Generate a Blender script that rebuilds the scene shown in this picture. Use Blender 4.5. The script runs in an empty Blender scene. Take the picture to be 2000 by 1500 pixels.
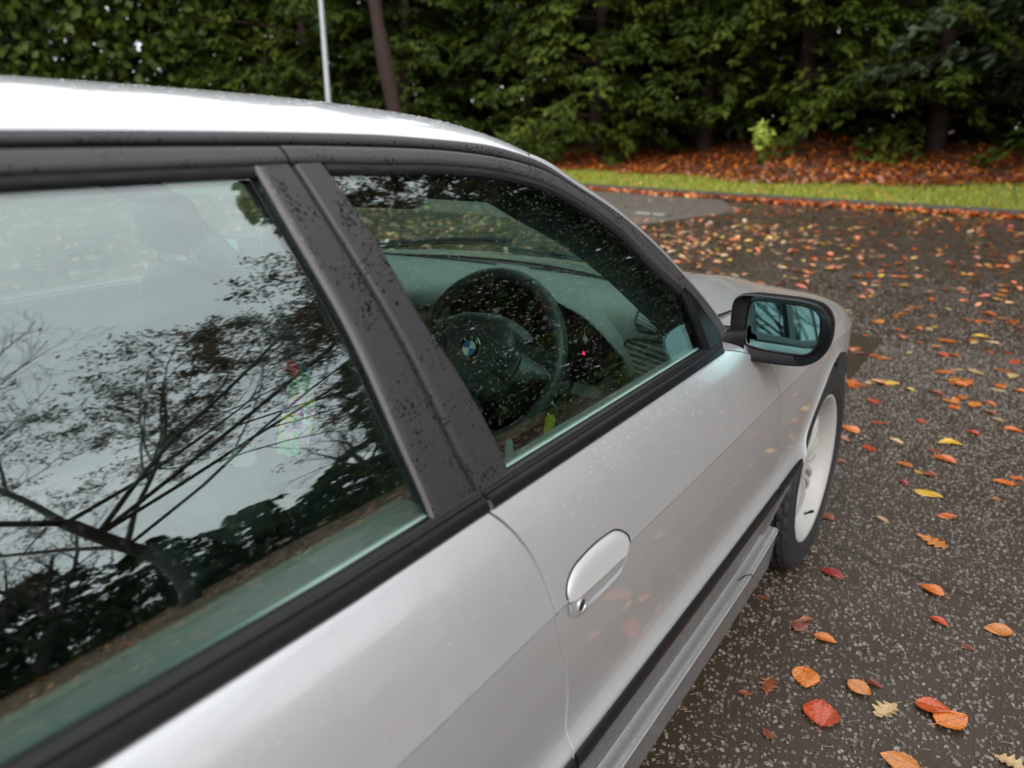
import bpy, math, random
import numpy as np
from mathutils import Vector, Matrix

SC = bpy.context.scene
COL = SC.collection
rad = math.radians

# ------------------------------------------------------------------ camera
CAM_POS = (1.350, -2.323, 1.348)
YAW, PITCH, ROLL = 34.574, 18.531, -0.231
cd = bpy.data.cameras.new('camera')
cam = bpy.data.objects.new('camera', cd)
COL.objects.link(cam)
_cy, _sy, _cp, _sp = math.cos(rad(YAW)), math.sin(rad(YAW)), math.cos(rad(PITCH)), math.sin(rad(PITCH))
_f = Vector((-_sy * _cp, _cy * _cp, -_sp)); _r = Vector((_cy, _sy, 0)); _u = _r.cross(_f)
_c, _s = math.cos(rad(ROLL)), math.sin(rad(ROLL))
_r2 = _c * _r + _s * _u; _u2 = -_s * _r + _c * _u
cam.matrix_world = Matrix(((_r2.x, _u2.x, -_f.x, CAM_POS[0]), (_r2.y, _u2.y, -_f.y, CAM_POS[1]), (_r2.z, _u2.z, -_f.z, CAM_POS[2]), (0, 0, 0, 1)))
cd.sensor_width = 36; cd.lens = 26.56
cd.clip_start = 0.05; cd.clip_end = 3000
cd.dof.use_dof = True
cd.dof.focus_distance = 1.5
cd.dof.aperture_fstop = 3.2
SC.camera = cam

# ------------------------------------------------------------------ world: overcast daylight
SUN_EL, SUN_ROT = 38.0, 140.0
w = bpy.data.worlds.new('World'); SC.world = w; w.use_nodes = True
nt = w.node_tree; nt.nodes.clear()
out = nt.nodes.new('ShaderNodeOutputWorld'); bg = nt.nodes.new('ShaderNodeBackground')
sky = nt.nodes.new('ShaderNodeTexSky'); sky.sky_type = 'NISHITA'; sky.sun_disc = False
sky.sun_elevation = rad(SUN_EL); sky.sun_rotation = rad(SUN_ROT)
sky.air_density = 1.4; sky.dust_density = 6.0; sky.ozone_density = 1.0
hsv = nt.nodes.new('ShaderNodeHueSaturation'); hsv.inputs['Saturation'].default_value = 0.06
tc = nt.nodes.new('ShaderNodeTexCoord')
ns = nt.nodes.new('ShaderNodeTexNoise'); ns.inputs['Scale'].default_value = 2.2; ns.inputs['Detail'].default_value = 5; ns.inputs['Roughness'].default_value = .55
mp = nt.nodes.new('ShaderNodeMapping'); mp.inputs['Scale'].default_value = (1, 1, 2.6)
cr = nt.nodes.new('ShaderNodeValToRGB')
cr.color_ramp.elements[0].position = .30; cr.color_ramp.elements[0].color = (.74, .75, .78, 1)
cr.color_ramp.elements[1].position = .68; cr.color_ramp.elements[1].color = (1.06, 1.06, 1.06, 1)
mx = nt.nodes.new('ShaderNodeMix'); mx.data_type = 'RGBA'; mx.blend_type = 'MULTIPLY'; mx.inputs[0].default_value = 1
# an even layer of cloud: half Nishita, half a flat white of the same brightness
lay = nt.nodes.new('ShaderNodeMix'); lay.data_type = 'RGBA'; lay.inputs[0].default_value = .72
lay.inputs[7].default_value = (8.9, 9.12, 9.45, 1)
L = nt.links.new
L(sky.outputs[0], hsv.inputs['Color']); L(hsv.outputs[0], lay.inputs[6])
L(tc.outputs['Generated'], mp.inputs[0]); L(mp.outputs[0], ns.inputs['Vector']); L(ns.outputs['Fac'], cr.inputs[0])
L(lay.outputs[2], mx.inputs[6]); L(cr.outputs[0], mx.inputs[7]); L(mx.outputs[2], bg.inputs[0])
bg.inputs[1].default_value = 0.13
L(bg.outputs[0], out.inputs[0])

sd = bpy.data.lights.new('sun', 'SUN'); sd.energy = 0.9; sd.angle = rad(25); sd.color = (1, .97, .93)
sun = bpy.data.objects.new('sun', sd); COL.objects.link(sun)
# Nishita: rotation measured from +Y clockwise
_az = rad(SUN_ROT); _d = Vector((math.sin(_az) * math.cos(rad(SUN_EL)), math.cos(_az) * math.cos(rad(SUN_EL)), math.sin(rad(SUN_EL))))
sun.rotation_euler = _d.to_track_quat('Z', 'Y').to_euler()

SC.view_settings.view_transform = 'Standard'; SC.view_settings.look = 'None'
SC.view_settings.exposure = 0.79; SC.view_settings.gamma = 1; SC.view_settings.use_curve_mapping = False
SC.render.engine = 'CYCLES'
cy = SC.cycles
cy.max_bounces = 10; cy.diffuse_bounces = 3; cy.glossy_bounces = 5; cy.transmission_bounces = 6; cy.transparent_max_bounces = 24
cy.caustics_reflective = False; cy.caustics_refractive = False; cy.use_denoising = True
cy.sample_clamp_indirect = 8
rng = np.random.default_rng(7); random.seed(7)

# ------------------------------------------------------------------ helpers
def tag(o, label=None, cat=None, group=None, kind=None):
    if label: o['label'] = label
    if cat: o['category'] = cat
    if group: o['group'] = group
    if kind: o['kind'] = kind
    return o

def empty(name, loc=(0, 0, 0), parent=None):
    o = bpy.data.objects.new(name, None); o.location = loc; o.empty_display_size = .1
    COL.objects.link(o)
    if parent: o.parent = parent
    return o

def mesh_data(name, V, F, mat, smooth=True, sharp=45, midx=None):
    me = bpy.data.meshes.new(name)
    V = np.asarray(V, dtype=float).reshape(-1, 3)
    me.from_pydata(V.tolist(), [], [tuple(int(i) for i in f) for f in F] if not isinstance(F, np.ndarray) else F.tolist())
    for m in (mat if isinstance(mat, (list, tuple)) else [mat]): me.materials.append(m)
    if midx is not None: me.polygons.foreach_set('material_index', np.asarray(midx, dtype=np.int32))
    if smooth:
        me.polygons.foreach_set('use_smooth', np.ones(len(me.polygons), dtype=bool))
        if sharp: me.set_sharp_from_angle(angle=rad(sharp))
    me.update()
    return me

def mesh(name, V, F, mat, parent=None, smooth=True, sharp=45, midx=None):
    o = bpy.data.objects.new(name, mesh_data(name, V, F, mat, smooth, sharp, midx))
    COL.objects.link(o)
    if parent: o.parent = parent
    return o

class MB:
    """collects simple shapes into one mesh"""
    def __init__(s): s.V = []; s.F = []; s.M = []; s.n = 0
    def add(s, V, F, m=0):
        V = np.asarray(V, dtype=float).reshape(-1, 3)
        s.V.append(V); s.F += [tuple(int(i) + s.n for i in f) for f in F]; s.M += [m] * len(F); s.n += len(V)
        return s
    def grid(s, P, flip=False, m=0, closeu=False, closev=False):
        P = np.asarray(P, dtype=float); n, k = P.shape[:2]
        F = []
        for i in range(n if closeu else n - 1):
            for j in range(k if closev else k - 1):
                a, b, c, d = i * k + j, i * k + (j + 1) % k, ((i + 1) % n) * k + (j + 1) % k, ((i + 1) % n) * k + j
                F.append((a, d, c, b) if flip else (a, b, c, d))
        return s.add(P.reshape(-1, 3), F, m)
    def box(s, c, d, R=None, m=0):
        c = np.array(c, dtype=float); d = np.array(d, dtype=float) / 2
        V = np.array([[x, y, z] for x in (-1, 1) for y in (-1, 1) for z in (-1, 1)]) * d
        if R is not None: V = V @ np.array(R).T
        return s.add(V + c, [(0, 1, 3, 2), (4, 6, 7, 5), (0, 4, 5, 1), (2, 3, 7, 6), (0, 2, 6, 4), (1, 5, 7, 3)], m)
    def tube(s, pts, r, k=8, caps=True, m=0, closed=False):
        pts = np.asarray(pts, dtype=float); n = len(pts)
        r = np.full(n, r) if np.isscalar(r) else np.asarray(r)
        T = np.gradient(pts, axis=0)
        if closed: T = np.roll(pts, -1, 0) - np.roll(pts, 1, 0)
        T /= np.linalg.norm(T, axis=1)[:, None] + 1e-12
        up = np.array([0, 0, 1.]) if abs(T[0, 2]) < .9 else np.array([1., 0, 0])
        rings = []
        a = np.linspace(0, 2 * np.pi, k, endpoint=False)
        X = np.cross(up, T[0]); X /= np.linalg.norm(X)
        for i in range(n):
            X = X - T[i] * (X @ T[i]); X /= np.linalg.norm(X) + 1e-12
            Y = np.cross(T[i], X)
            rings.append(pts[i] + r[i] * (np.cos(a)[:, None] * X + np.sin(a)[:, None] * Y))
        base = s.n
        s.grid(np.array(rings), closev=True, closeu=closed, flip=True, m=m)
        if caps and not closed:
            s.F.append(tuple(base + j for j in range(k))); s.M.append(m)
            s.F.append(tuple(base + (n - 1) * k + j for j in range(k - 1, -1, -1))); s.M.append(m)
        return s
    def lathe(s, prof, k=48, axis='x', c=(0, 0, 0), m=0, closed=False):
        """prof: (along axis, radius)"""
        a = np.linspace(0, 2 * np.pi, k, endpoint=False)
        rings = []
        for t, r in prof:
            C, S = r * np.cos(a), r * np.sin(a); Tt = np.full(k, t)
            rings.append(np.stack({'x': (Tt, C, S), 'y': (S, Tt, C), 'z': (C, S, Tt)}[axis], 1) + np.array(c))
        return s.grid(np.array(rings), closev=True, closeu=closed, m=m)
    def disc(s, c, nrm, r, k=16, m=0):
        nrm = np.array(nrm, dtype=float); nrm /= np.linalg.norm(nrm)
        up = np.array([0, 0, 1.]) if abs(nrm[2]) < .9 else np.array([1., 0, 0])
        X = np.cross(up, nrm); X /= np.linalg.norm(X); Y = np.cross(nrm, X)
        a = np.linspace(0, 2 * np.pi, k, endpoint=False)
        return s.add(np.array(c) + r * (np.cos(a)[:, None] * X + np.sin(a)[:, None] * Y), [tuple(range(k))], m)
    def build(s, name, mat, parent=None, smooth=True, sharp=45):
        return mesh(name, np.concatenate(s.V), s.F, mat, parent, smooth, sharp, s.M if any(s.M) else None)

def rotm(ax, deg):
    return np.array(Matrix.Rotation(rad(deg), 3, ax))

def cushion(mb, c, d, e=.35, R=None, nu=24, nv=14, m=0):
    """superellipsoid block"""
    u = np.linspace(-np.pi, np.pi, nu, endpoint=False); v = np.linspace(-np.pi / 2, np.pi / 2, nv)
    f = lambda t: np.sign(t) * np.abs(t) ** e
    P = np.zeros((nv, nu, 3))
    for i, vv in enumerate(v):
        P[i, :, 0] = f(np.cos(vv)) * f(np.cos(u)); P[i, :, 1] = f(np.cos(vv)) * f(np.sin(u)); P[i, :, 2] = f(np.sin(vv))
    P = P * np.array(d) / 2
    if R is not None: P = P @ np.array(R).T
    return mb.grid(P + np.array(c), closev=True, m=m)

def pchip(xs, ys):
    xs = np.array(xs, dtype=float); ys = np.array(ys, dtype=float); h = np.diff(xs); d = np.diff(ys) / h
    m = np.zeros(len(xs)); m[0] = d[0]; m[-1] = d[-1]
    for i in range(1, len(xs) - 1):
        if d[i - 1] * d[i] > 0:
            w1 = 2 * h[i] + h[i - 1]; w2 = h[i] + 2 * h[i - 1]; m[i] = (w1 + w2) / (w1 / d[i - 1] + w2 / d[i])
    def f(x):
        x = np.clip(x, xs[0], xs[-1]); i = np.clip(np.searchsorted(xs, x) - 1, 0, len(h) - 1); t = (x - xs[i]) / h[i]
        return (2 * t**3 - 3 * t**2 + 1) * ys[i] + (t**3 - 2 * t**2 + t) * h[i] * m[i] + (-2 * t**3 + 3 * t**2) * ys[i + 1] + (t**3 - t**2) * h[i] * m[i + 1]
    return f

def polyline(pts):
    """smooth curve through points, sampled by arc length: f(s), s in 0..1"""
    P = np.asarray(pts, dtype=float); L_ = np.r_[0, np.cumsum(np.linalg.norm(np.diff(P, axis=0), axis=1))]; L_ /= L_[-1]
    fs = [pchip(L_, P[:, i]) for i in range(P.shape[1])]
    return lambda s: np.stack([f(np.asarray(s, dtype=float)) for f in fs], -1)

# ------------------------------------------------------------------ materials
class NT:
    def __init__(s, name):
        s.mat = bpy.data.materials.new(name); s.mat.use_nodes = True; s.t = s.mat.node_tree; s.t.nodes.clear()
        s.out = s.t.nodes.new('ShaderNodeOutputMaterial')
    def n(s, typ, **kw):
        nd = s.t.nodes.new('ShaderNode' + typ)
        for k, v in kw.items():
            if k.startswith('i_'):
                nd.inputs[k[2:].replace('_', ' ')].default_value = v
            else: setattr(nd, k, v)
        return nd
    def l(s, a, b): s.t.links.new(a, b)
    def math(s, op, a, b=None, c=None, clamp=False):
        nd = s.n('Math', operation=op, use_clamp=clamp)
        for i, v in enumerate((a, b, c)):
            if v is None: continue
            if hasattr(v, 'is_linked'): s.l(v, nd.inputs[i])
            else: nd.inputs[i].default_value = v
        return nd.outputs[0]
    def ramp(s, fac, stops, interp='LINEAR'):
        nd = s.n('ValToRGB'); cr = nd.color_ramp; cr.interpolation = interp
        while len(cr.elements) < len(stops): cr.elements.new(.5)
        for e, (p, c) in zip(cr.elements, stops):
            e.position = p; e.color = (*c, 1) if not np.isscalar(c) else (c, c, c, 1)
        s.l(fac, nd.inputs[0]); return nd.outputs[0]
    def noise(s, vec, scale, detail=4, rough=.55):
        nd = s.n('TexNoise'); nd.inputs['Scale'].default_value = scale; nd.inputs['Detail'].default_value = detail; nd.inputs['Roughness'].default_value = rough
        if vec is not None: s.l(vec, nd.inputs['Vector'])
        return nd.outputs['Fac']
    def voro(s, vec, scale, feature='F1', out='Distance', rnd=1):
        nd = s.n('TexVoronoi', feature=feature); nd.inputs['Scale'].default_value = scale; nd.inputs['Randomness'].default_value = rnd
        if vec is not None: s.l(vec, nd.inputs['Vector'])
        return nd.outputs[out]
    def mix(s, fac, a, b, blend='MIX'):
        nd = s.n('Mix', data_type='RGBA', blend_type=blend)
        for i, v in ((0, fac), (6, a), (7, b)):
            if hasattr(v, 'is_linked'): s.l(v, nd.inputs[i])
            elif i == 0: nd.inputs[0].default_value = v
            else: nd.inputs[i].default_value = (*v, 1)
        return nd.outputs[2]
    def bump(s, h, strength=.3, dist=.01, nrm=None):
        nd = s.n('Bump'); nd.inputs['Strength'].default_value = strength; nd.inputs['Distance'].default_value = dist
        s.l(h, nd.inputs['Height'])
        if nrm is not None: s.l(nrm, nd.inputs['Normal'])
        return nd.outputs[0]
    def geo(s): return s.n('NewGeometry')
    def objco(s): return s.n('TexCoord').outputs['Object']
    def bsdf(s, color=(.5, .5, .5), rough=.5, metal=0, normal=None, **kw):
        b = s.n('BsdfPrincipled')
        for k, v in (('Base Color', color), ('Roughness', rough), ('Metallic', metal), *[(k.replace('_', ' '), v) for k, v in kw.items()]):
            if hasattr(v, 'is_linked'): s.l(v, b.inputs[k])
            elif isinstance(v, (tuple, list)): b.inputs[k].default_value = (*v, 1) if len(v) == 3 and b.inputs[k].type == 'RGBA' else v
            else: b.inputs[k].default_value = v
        if normal is not None: s.l(normal, b.inputs['Normal'])
        return b
    def done(s, b):
        s.l(b.outputs[0], s.out.inputs[0]); return s.mat

def simple(name, color, rough=.5, metal=0, var=.12, scale=40, bump=0, bscale=200, bdist=.002, **kw):
    n = NT(name); co = n.objco()
    c = n.mix(n.noise(co, scale, 3), tuple(v * (1 - var) for v in color), tuple(min(1, v * (1 + var)) for v in color))
    nr = n.bump(n.noise(co, bscale, 3), bump, bdist) if bump else None
    return n.done(n.bsdf(c, rough, metal, nr, **kw))

def mat_paint():
    n = NT('silver_paint'); co = n.objco()
    fl = n.noise(co, 1400, 2)
    c = n.mix(fl, (.645, .650, .652), (.745, .750, .752))
    grime = n.noise(co, 9, 6, .65)
    c2 = n.mix(n.ramp(grime, [(.5, 0), (.8, .16)]), c, (.40, .38, .35))
    r = n.math('ADD', n.math('MULTIPLY', n.noise(co, 30, 4), .08), .35)
    b = n.bsdf(c2, r, .66, None, Coat_Weight=.90, Coat_Roughness=.04, Coat_IOR=1.5)
    return n.done(b)

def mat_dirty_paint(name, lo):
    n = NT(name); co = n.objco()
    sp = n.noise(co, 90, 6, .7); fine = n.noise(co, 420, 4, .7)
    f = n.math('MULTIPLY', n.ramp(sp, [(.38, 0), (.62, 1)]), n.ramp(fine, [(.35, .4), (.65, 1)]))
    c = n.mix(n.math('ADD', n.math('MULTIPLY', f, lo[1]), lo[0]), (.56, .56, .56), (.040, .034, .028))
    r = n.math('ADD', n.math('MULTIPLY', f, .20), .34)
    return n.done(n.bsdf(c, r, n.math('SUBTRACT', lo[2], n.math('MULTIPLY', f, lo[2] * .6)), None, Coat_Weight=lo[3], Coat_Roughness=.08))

def mat_trim(name, base, rough, drops=.5, scale=1.0, spec=.38):
    """matt black film or rubber with dark wet droplets on it"""
    n = NT(name); co = n.objco()
    wob = n.n('VectorMath', operation='ADD'); nz = n.n('TexNoise'); nz.inputs['Scale'].default_value = 90; n.l(co, nz.inputs['Vector'])
    sc = n.n('VectorMath', operation='SCALE'); n.l(nz.outputs['Color'], sc.inputs[0]); sc.inputs['Scale'].default_value = .006
    n.l(co, wob.inputs[0]); n.l(sc.outputs[0], wob.inputs[1])
    patch = n.noise(co, 22, 3)
    d1 = n.voro(wob.outputs[0], 210 * scale); d2 = n.voro(wob.outputs[0], 95 * scale)
    t1 = n.math('MULTIPLY', n.ramp(patch, [(.35, 0), (.65, 1)]), .34 * drops)
    m1 = n.math('LESS_THAN', d1, t1)
    m2 = n.math('LESS_THAN', d2, n.math('MULTIPLY', n.ramp(n.noise(co, 41, 2), [(.45, 0), (.75, 1)]), .30 * drops))
    m = n.math('MAXIMUM', m1, m2)
    col = n.mix(n.noise(co, 12, 4), tuple(v * .88 for v in base), tuple(v * 1.12 for v in base))
    col = n.mix(m, col, tuple(v * .22 for v in base))
    r = n.mix(m, (rough,) * 3, (.06,) * 3)
    h = n.math('ADD', n.math('MULTIPLY', n.noise(co, 900, 2), .15), n.math('MULTIPLY', m, .6))
    return n.done(n.bsdf(col, r, 0, n.bump(h, .35, .0008), Specular_IOR_Level=spec))

def mat_glass(name, tint, f0=.04, gain=1.0):
    n = NT(name); g = n.geo()
    d = n.n('VectorMath', operation='DOT_PRODUCT'); n.l(g.outputs['Incoming'], d.inputs[0]); n.l(g.outputs['Normal'], d.inputs[1])
    a = n.math('ABSOLUTE', d.outputs['Value'])
    p = n.math('POWER', n.math('SUBTRACT', 1.0, a, clamp=True), 5.0)
    F = n.math('ADD', n.math('MULTIPLY', p, 1 - f0), f0)
    F = n.math('MULTIPLY', F, gain, clamp=True)
    t = n.n('BsdfTransparent'); t.inputs[0].default_value = (*tint, 1)
    gl = n.n('BsdfGlossy'); gl.inputs['Roughness'].default_value = 0.0; gl.inputs[0].default_value = (.94, .98, .97, 1)
    mx = n.n('MixShader'); n.l(F, mx.inputs[0]); n.l(t.outputs[0], mx.inputs[1]); n.l(gl.outputs[0], mx.inputs[2])
    n.l(mx.outputs[0], n.out.inputs[0]); return n.mat

def mat_water():
    n = NT('water_drop'); g = n.geo()
    lw = n.n('LayerWeight'); lw.inputs[0].default_value = .35
    t = n.n('BsdfRefraction'); t.inputs['IOR'].default_value = 1.33; t.inputs['Roughness'].default_value = 0
    gl = n.n('BsdfGlossy'); gl.inputs['Roughness'].default_value = .02
    tr = n.n('BsdfTransparent'); m0 = n.n('MixShader'); m0.inputs[0].default_value = .45
    n.l(tr.outputs[0], m0.inputs[1]); n.l(t.outputs[0], m0.inputs[2])
    mx = n.n('MixShader'); n.l(lw.outputs['Fresnel'], mx.inputs[0]); n.l(m0.outputs[0], mx.inputs[1]); n.l(gl.outputs[0], mx.inputs[2])
    n.l(mx.outputs[0], n.out.inputs[0]); return n.mat

M = {}
M['paint'] = mat_paint()
M['paint_dirty_shaded'] = mat_dirty_paint('silver_paint_with_road_film_and_shade', (.80, .18, .25, .30))  # road film, with the dark of the ground-facing skin put into the colour
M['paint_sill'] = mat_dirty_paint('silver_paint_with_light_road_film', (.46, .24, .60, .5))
M['film'] = mat_trim('matt_black_film', (.036, .0345, .036), .46, 1.25, .85)
M['rail'] = mat_trim('matt_black_rail', (.046, .044, .046), .44, 1.15, 1.2)
M['rubber'] = mat_trim('black_rubber', (.006, .006, .007), .42, .9, 1.3, .22)
M['plastic'] = mat_trim('black_plastic', (.008, .008, .009), .32, .75, 1.2, .25)
M['strip'] = simple('black_strip', (.010, .010, .011), .32, bump=.05, Specular_IOR_Level=.3)
M['handle'] = simple('handle_paint', (.60, .60, .595), .5, .4, var=.03, Coat_Weight=.25, Coat_Roughness=.15)
M['gap'] = simple('dark_gap', (.006, .006, .006), .8)
M['glass'] = mat_glass('green_tinted_glass', (.76, .875, .835), .175, 1.0)
M['screen'] = mat_glass('windscreen_glass', (.86, .95, .90), .02, .6)
M['water'] = mat_water()
M['chrome'] = simple('bright_metal', (.75, .75, .74), .18, 1, var=.03)
M['mirror'] = simple('blue_green_mirror', (.12, .22, .215), .0, 1, var=.0)
M['leather'] = simple('dark_leather', (.045, .052, .050), .42, bump=.25, bscale=500, bdist=.001)
M['leather2'] = simple('grey_leather', (.085, .095, .092), .45, bump=.25, bscale=500, bdist=.001)
M['dash'] = simple('soft_dash_plastic', (.205, .222, .216), .55, bump=.3, bscale=900, bdist=.0008)
M['dashdark'] = simple('dark_dash_plastic', (.022, .025, .025), .5, bump=.2, bscale=900, bdist=.0008)
M['lining'] = simple('dark_headlining', (.022, .026, .025), .9, bump=.2, bscale=700)
M['carpet'] = simple('black_carpet', (.012, .012, .012), .95, bump=.6, bscale=600)
M['gloss'] = simple('gloss_black', (.006, .006, .006), .08)
M['white'] = simple('white_rim_paint', (.36, .35, .325), .5, var=.05)
M['tyre'] = simple('tyre_rubber', (.020, .020, .021), .52, var=.2, bump=.3, bscale=300, bdist=.001)
M['needle'] = simple('white_marking', (.75, .75, .72), .4)
def emis(name, c, s):
    n = NT(name); e = n.n('Emission'); e.inputs[0].default_value = (*c, 1); e.inputs[1].default_value = s
    n.l(e.outputs[0], n.out.inputs[0]); return n.mat
M['redlamp'] = emis('lit_red_lamp', (1, .03, .12), 1.6)
M['inner_seal'] = simple('pale_inner_seal', (.78, .82, .78), .35)
M['redmark'] = simple('red_marking', (.55, .03, .02), .4)

def mat_glint_speck():  # white colour paints in the sky glint of each raindrop
    n = NT('rain_speck'); t = n.n('BsdfTransparent'); d = n.n('BsdfPrincipled'); d.inputs['Base Color'].default_value = (.85, .87, .87, 1); d.inputs['Roughness'].default_value = .1
    mx = n.n('MixShader'); mx.inputs[0].default_value = .33; n.l(t.outputs[0], mx.inputs[1]); n.l(d.outputs[0], mx.inputs[2]); n.l(mx.outputs[0], n.out.inputs[0]); return n.mat
M['glint_speck'] = mat_glint_speck()
M['card'] = simple('door_card_top', (.24, .26, .25), .5, bump=.25, bscale=500, bdist=.001)
# ------------------------------------------------------------------ the car
# car axes: forward = +Y, its right side = +X, front axle at y = 0
PROF = [(.918,.866),(.912,.8725),(.90,.8805),(.88,.8915),(.86,.9000),(.84,.9070),(.82,.9125),(.80,.9175),(.78,.9220),(.765,.9256),(.7585,.9268),(.7572,.9264),(.7570,.9160),(.7530,.9160),(.7527,.9241),(.7490,.9246),(.742,.9250),(.70,.9262),(.66,.9262),(.62,.9245),(.58,.9215),(.55,.9200),(.535,.9212),(.522,.9255),(.512,.9308),(.506,.9340),(.500,.9348),(.490,.9340),(.470,.927),(.45,.9205),(.42,.913),(.38,.903),(.34,.8935),(.31,.8865),(.29,.875),(.18,.860)]
_pp = sorted(PROF); profx = pchip([a for a, b in _pp], [b for a, b in _pp])
def curv(u): return .014 * np.clip((u + 1.6) / 1.6, 0, 9)**2 + .05 * np.clip((-u - 1.9) / 2, 0, 9)**2
def side(u, z): return profx(z) - curv(u)
def gl(u, z):
    h = z - .92; return .850 - curv(u) - .50 * h + .13 * (h / .45) * (1 - h / .45)
def glp(uz, off=0.0):
    """point on the glass surface, moved out by off along its normal"""
    u, z = uz[..., 0], uz[..., 1]
    h = z - .92; sl = .50 - .13 / .45 * (1 - 2 * h / .45)
    n = 1 / np.sqrt(1 + sl**2)
    return np.stack([gl(u, z) + off * n, u, z + off * sl * n], -1)

car = empty('parked_car', (0, -1.0, 0))
tag(car, 'wet silver saloon car with black window frames parked on leaf strewn asphalt', 'car')
CARP = np.array([0, -1.0, 0])
def cm(name, V, F, mat, parent=None, **kw):
    """mesh that belongs to the car; vertices in world axes"""
    p = parent or car
    o = mesh(name, V, F, mat, p, **kw)
    o.matrix_parent_inverse = Matrix.Identity(4)
    o.location = (0, 1.0, 0) if p is car else (0, 0, 0)
    return o
def cb(mb, name, mat, parent=None, smooth=True, sharp=45):
    return cm(name, np.concatenate(mb.V), mb.F, mat, parent, smooth=smooth, sharp=sharp, midx=mb.M if any(mb.M) else None)

def with_flange(P, d=.022, lip=.0012, flip=False):
    """sheet grid (n,k,3) -> V,F with its four edges rolled over and turned in towards the car centre"""
    n, k = P.shape[:2]
    sg = np.sign(P[n // 2, k // 2, 0]) or 1
    ring = [(i, 0) for i in range(n)] + [(n - 1, j) for j in range(1, k)] + [(i, k - 1) for i in range(n - 2, -1, -1)] + [(0, j) for j in range(k - 2, 0, -1)]
    mb = MB(); mb.grid(P, flip=flip)
    B = np.array([P[i, j] for i, j in ring]); c = B.mean(0)
    R1 = B.copy(); R1[:, 0] -= sg * lip
    R2 = B.copy(); R2[:, 0] -= sg * d
    dirn = (c - B); dirn /= np.linalg.norm(dirn, axis=1)[:, None] + 1e-9
    R1 -= dirn * .0008
    mb.grid(np.stack([B, R1, R2 - dirn * .0008]), closev=True, flip=not flip)
    return np.concatenate(mb.V), mb.F

def edge_samples(n, L_, e=.004):
    """0..1 samples with extra ones e (metres) from both ends"""
    s = np.linspace(0, 1, n); return np.unique(np.r_[s, e / L_, 1 - e / L_])

ZS_UP = np.unique(np.r_[np.linspace(.31, .918, 64), [p[0] for p in PROF if .31 <= p[0] <= .918], np.linspace(.735, .765, 22), np.linspace(.49, .55, 26)])
rs = sorted([(.918,-1.676),(.894,-1.657),(.856,-1.637),(.811,-1.622),(.757,-1.610),(.713,-1.600),(.643,-1.579),(.571,-1.568),(.50,-1.570),(.42,-1.571),(.31,-1.572)])
rshut = pchip([a for a, b in rs], [b for a, b in rs])
fs_ = sorted([(.918,-.845),(.90,-.775),(.86,-.672),(.843,-.642),(.80,-.610),(.763,-.592),(.678,-.562),(.60,-.543),(.52,-.541),(.47,-.553),(.412,-.590),(.36,-.612),(.31,-.640)])
fshut = pchip([a for a, b in fs_], [b for a, b in fs_])
G = .0028
def door_panel(u0, u1, nu, sgn):
    S = edge_samples(nu, 1.1)
    Z = np.unique(np.r_[ZS_UP, .313, .915])
    P = np.zeros((len(Z), len(S), 3))
    for i, z in enumerate(Z):
        a, b = u0(z), u1(z); u = a + (b - a) * S
        P[i, :, 0] = sgn * side(u, np.full_like(u, z)); P[i, :, 1] = u; P[i, :, 2] = z
    return with_flange(P, flip=sgn < 0)
rear_end = lambda z: -2.78 + .10 * (z - .6) + .35 * np.clip(.70 - z, 0, 1)
doors = {}
for sgn in (1, -1):
    V, F = door_panel(lambda z: rshut(z) + G, lambda z: fshut(z) - G, 70, sgn)
    doors['front', sgn] = cm('front_door', V, F, M['paint'])
    V, F = door_panel(rear_end, lambda z: rshut(z) - G, 60, sgn)
    doors['rear', sgn] = cm('rear_door', V, F, M['paint'])
FD, RD = doors['front', 1], doors['rear', 1]
def dirty_shaded_below(o, z):
    me = o.data; me.materials.append(M['paint_dirty_shaded'])
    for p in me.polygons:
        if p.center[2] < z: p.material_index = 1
for d_ in doors.values(): dirty_shaded_below(d_, .466)

# grime and spray on the lower doors, plus the downward-facing skin's shade painted in
def strip_piece(u0, u1, sgn, n=60):
    prof = [(.4655,.0015),(.4665,.0090),(.4700,.0125),(.4800,.0135),(.4930,.0120),(.4985,.0090),(.5005,.0050),(.5010,.0010)]
    u = np.linspace(u0, u1, n)
    P = np.array([np.stack([sgn * (side(u, np.full_like(u, z)) + o if z < .48 else .927 + (z - .4655) * .12 - curv(u) + o), u, np.full_like(u, z)], -1) for z, o in prof])
    mb = MB(); mb.grid(P, flip=sgn < 0)
    for j in (0, n - 1):
        mb.add(np.vstack([P[:, j], P[::-1, j] * np.array([1, 1, 1]) - np.array([sgn * .012, 0, 0])]), [tuple(range(2 * len(prof)))])
    return mb
for sgn in (1, -1):
    cb(strip_piece(rshut(.48) + .004, fshut(.48) - .004, sgn), 'rubbing_strip', M['strip'], doors['front', sgn])
    cb(strip_piece(-2.62, rshut(.48) - .004, sgn), 'rubbing_strip', M['strip'], doors['rear', sgn])

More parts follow.
